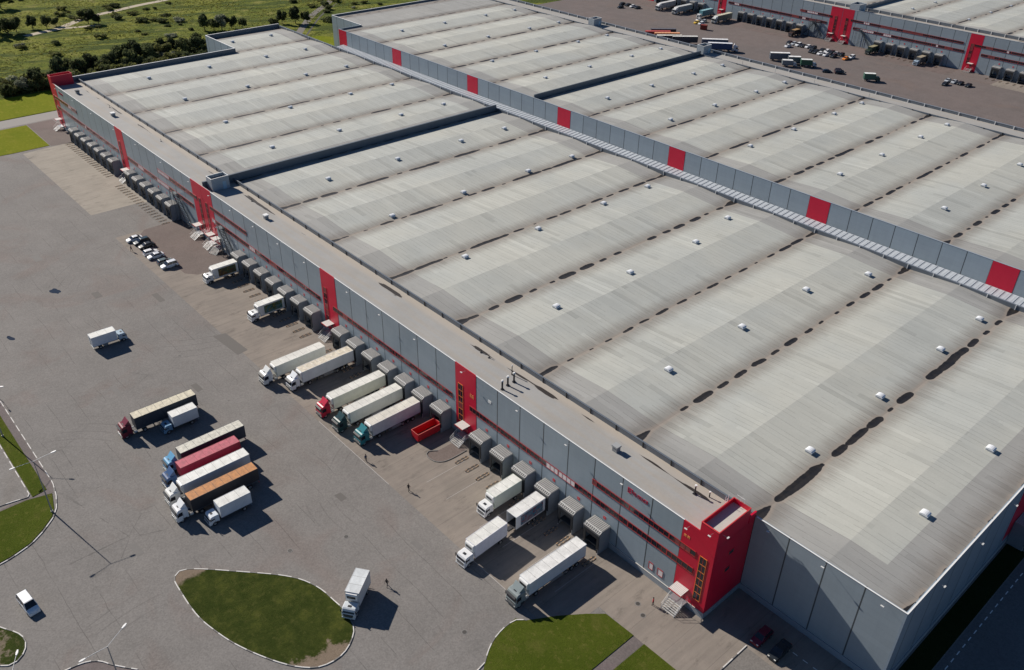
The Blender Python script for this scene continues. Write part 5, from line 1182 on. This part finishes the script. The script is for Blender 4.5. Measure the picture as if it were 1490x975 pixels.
big = [(-346.2, -3.2, 1.1, 1), (-341.9, -1.7, 1.0, 3), (-338.7, 2.2, 1.0, 2), (-341, 7.5, 1.3, 0), (-347.7, 10.9, 1.2, 4), (-344, 15, 1.1, 1), (-350, 19.8, 1.4, 0), (-354.0, 24.4, 1.2, 5), (-348, 27.5, 1.3, 1), (-352, 33, 1.4, 4), (-345, 36, 1.2, 5), (-351.2, 41.2, 1.3, 0), (-356, 46.9, 1.5, 5), (-350, 50, 1.3, 1), (-357, 54, 1.6, 4), (-351, 58.6, 1.4, 5), (-358.6, 62.5, 1.5, 1), (-352, 66.1, 1.3, 7), (-358, 70, 1.4, 0), (-352, 74, 1.2, 5), (-359, 78.6, 1.3, 1), (-353, 82, 1.2, 4), (-350, 88, 1.0, 0), (-362, 86, 1.0, 5),
       (-437.3, 62.1, 1.4, 0), (-434, 66, 1.0, 4), (-389.0, 102.0, 1.3, 0), (-386, 105.5, 1.1, 1), (-384.5, 109, 1.3, 2), (-384.0, 114, 1.1, 0), (-382, 119, .9, 5), (-435.7, 18, 1.3, 0), (-436, 24, 1.5, 4), (-441, 29, 1.3, 1), (-446, 22, 1.5, 0), (-442.8, 37, 1.1, 0), (-440.0, 42.8, 1.0, 4), (-443, 48, .9, 1), (-374.5, 144.9, 1.4, 0), (-371.6, 150, 1.1, 4), (-373.6, 131.7, 1.0, 1), (-378, 139, 1.1, 0), (-505, 30, 2.0, 0), (-500, 38, 1.6, 4)]
for x, y, s, i in big:
    wh = 'in the thicket beyond the far end wall' if -365 < x < -330 and y < 95 else ('beside the pale dirt road' if x < -425 else 'in the field behind the far end')
    plant('tree', x, y, s, i, wh, 'trees '+wh)
n = 0
while n < 110:
    x = rv.uniform(-362, -336); y = rv.uniform(-6, 92)
    if x < -336-(y-5)*.16-12: continue
    plant('shrub', x, y, rv.uniform(1.2, 2.4), rv.choice([0, 1, 3, 4, 5, 7, 2]), 'low in the thicket, %s part' % ('left' if y < 30 else 'middle' if y < 62 else 'right'), 'shrubs in the thicket'); n += 1
n = 0
while n < 120:
    x = rv.uniform(-540, -366); y = rv.uniform(-20, 230)
    cl = math.sin(x*.045+y*.03)+math.sin(y*.07-x*.02)
    if cl < -.1+rv.random()*.9: continue
    if any(abs(x-px) < 4 and abs(y-py) < 5 for px, py in [(-444, 56), (-454, 68), (-457, 81), (-464, 97), (-435, 45), (-388, 163), (-365, 143)]): continue
    plant('shrub', x, y, rv.uniform(.9, 2.2), rv.choice([3, 1, 3, 7, 5, 7, 2, 3, 1]), 'in the %s %s of the rough field' % ('far' if x < -470 else 'middle' if x < -415 else 'near', 'left' if y < 40 else 'middle' if y < 110 else 'right' if y < 165 else 'far right'), 'shrubs scattered in the field', rv.uniform(.4, .65)); n += 1
# rough grass tussocks, one mass
rr = random.Random(9); V = []; F = []
for i in range(30000):
    x = rr.uniform(-520, -309); y = rr.uniform(-40, 215)
    if x > -335 and y < 16: continue
    if x > -345 and 98 < y < 158: continue
    if x > -335 and rr.random() < .5: continue
    k = math.sin(x*.11+y*.05)+math.sin(y*.16-x*.07)+rr.uniform(-1.2, 1.2)
    if k < .0: continue
    a = rr.random()*3.14; s = rr.uniform(.25, .75); hh = rr.uniform(.12, .42); b = len(V); c, q = math.cos(a)*s, math.sin(a)*s
    V += [(x-c, y-q, 0), (x+c, y+q, 0), (x+c*.6+q*.4, y+q*.6-c*.4, hh), (x-c*.6+q*.4, y-q*.6-c*.4, hh)]; F.append((b, b+1, b+2, b+3))
me = bpy.data.meshes.new('rough_grass'); me.from_pydata(V, [], F); me.materials.append(leaf_mat('tussock', (.11, .135, .03), (.28, .27, .08))); me.update()
o = bpy.data.objects.new('rough_grass', me); COL.objects.link(o); tag(o, 'rough tussocky grass covering the field', 'grass', None, 'stuff')

# one label per thing: number repeats by their place along the row
ONES = 'first second third fourth fifth sixth seventh eighth ninth tenth eleventh twelfth thirteenth fourteenth fifteenth sixteenth seventeenth eighteenth nineteenth twentieth'.split()
by = {}
for o in scene.objects:
    if o.parent is None and o.get('category') in ('wheel guide', 'tree', 'manhole cover', 'shrub'): by.setdefault(o['label'], []).append(o)
for lb, os_ in by.items():
    if 2 <= len(os_) <= 20:
        def px(o):
            d = Vector(o.location)-cam.matrix_world.translation; return d.dot(r2)/d.dot(f)
        if os_[0].get('category') == 'manhole cover':
            for o in os_:
                bb = [v.co for v in o.data.vertices]; o['cx'] = sum((v.x for v in bb), 0.0)/len(bb); 
            continue
        for i, o in enumerate(sorted(os_, key=px)): o['label'] = ' '.join(('%s, %s from the left' % (lb, ONES[i])).split()[:16])
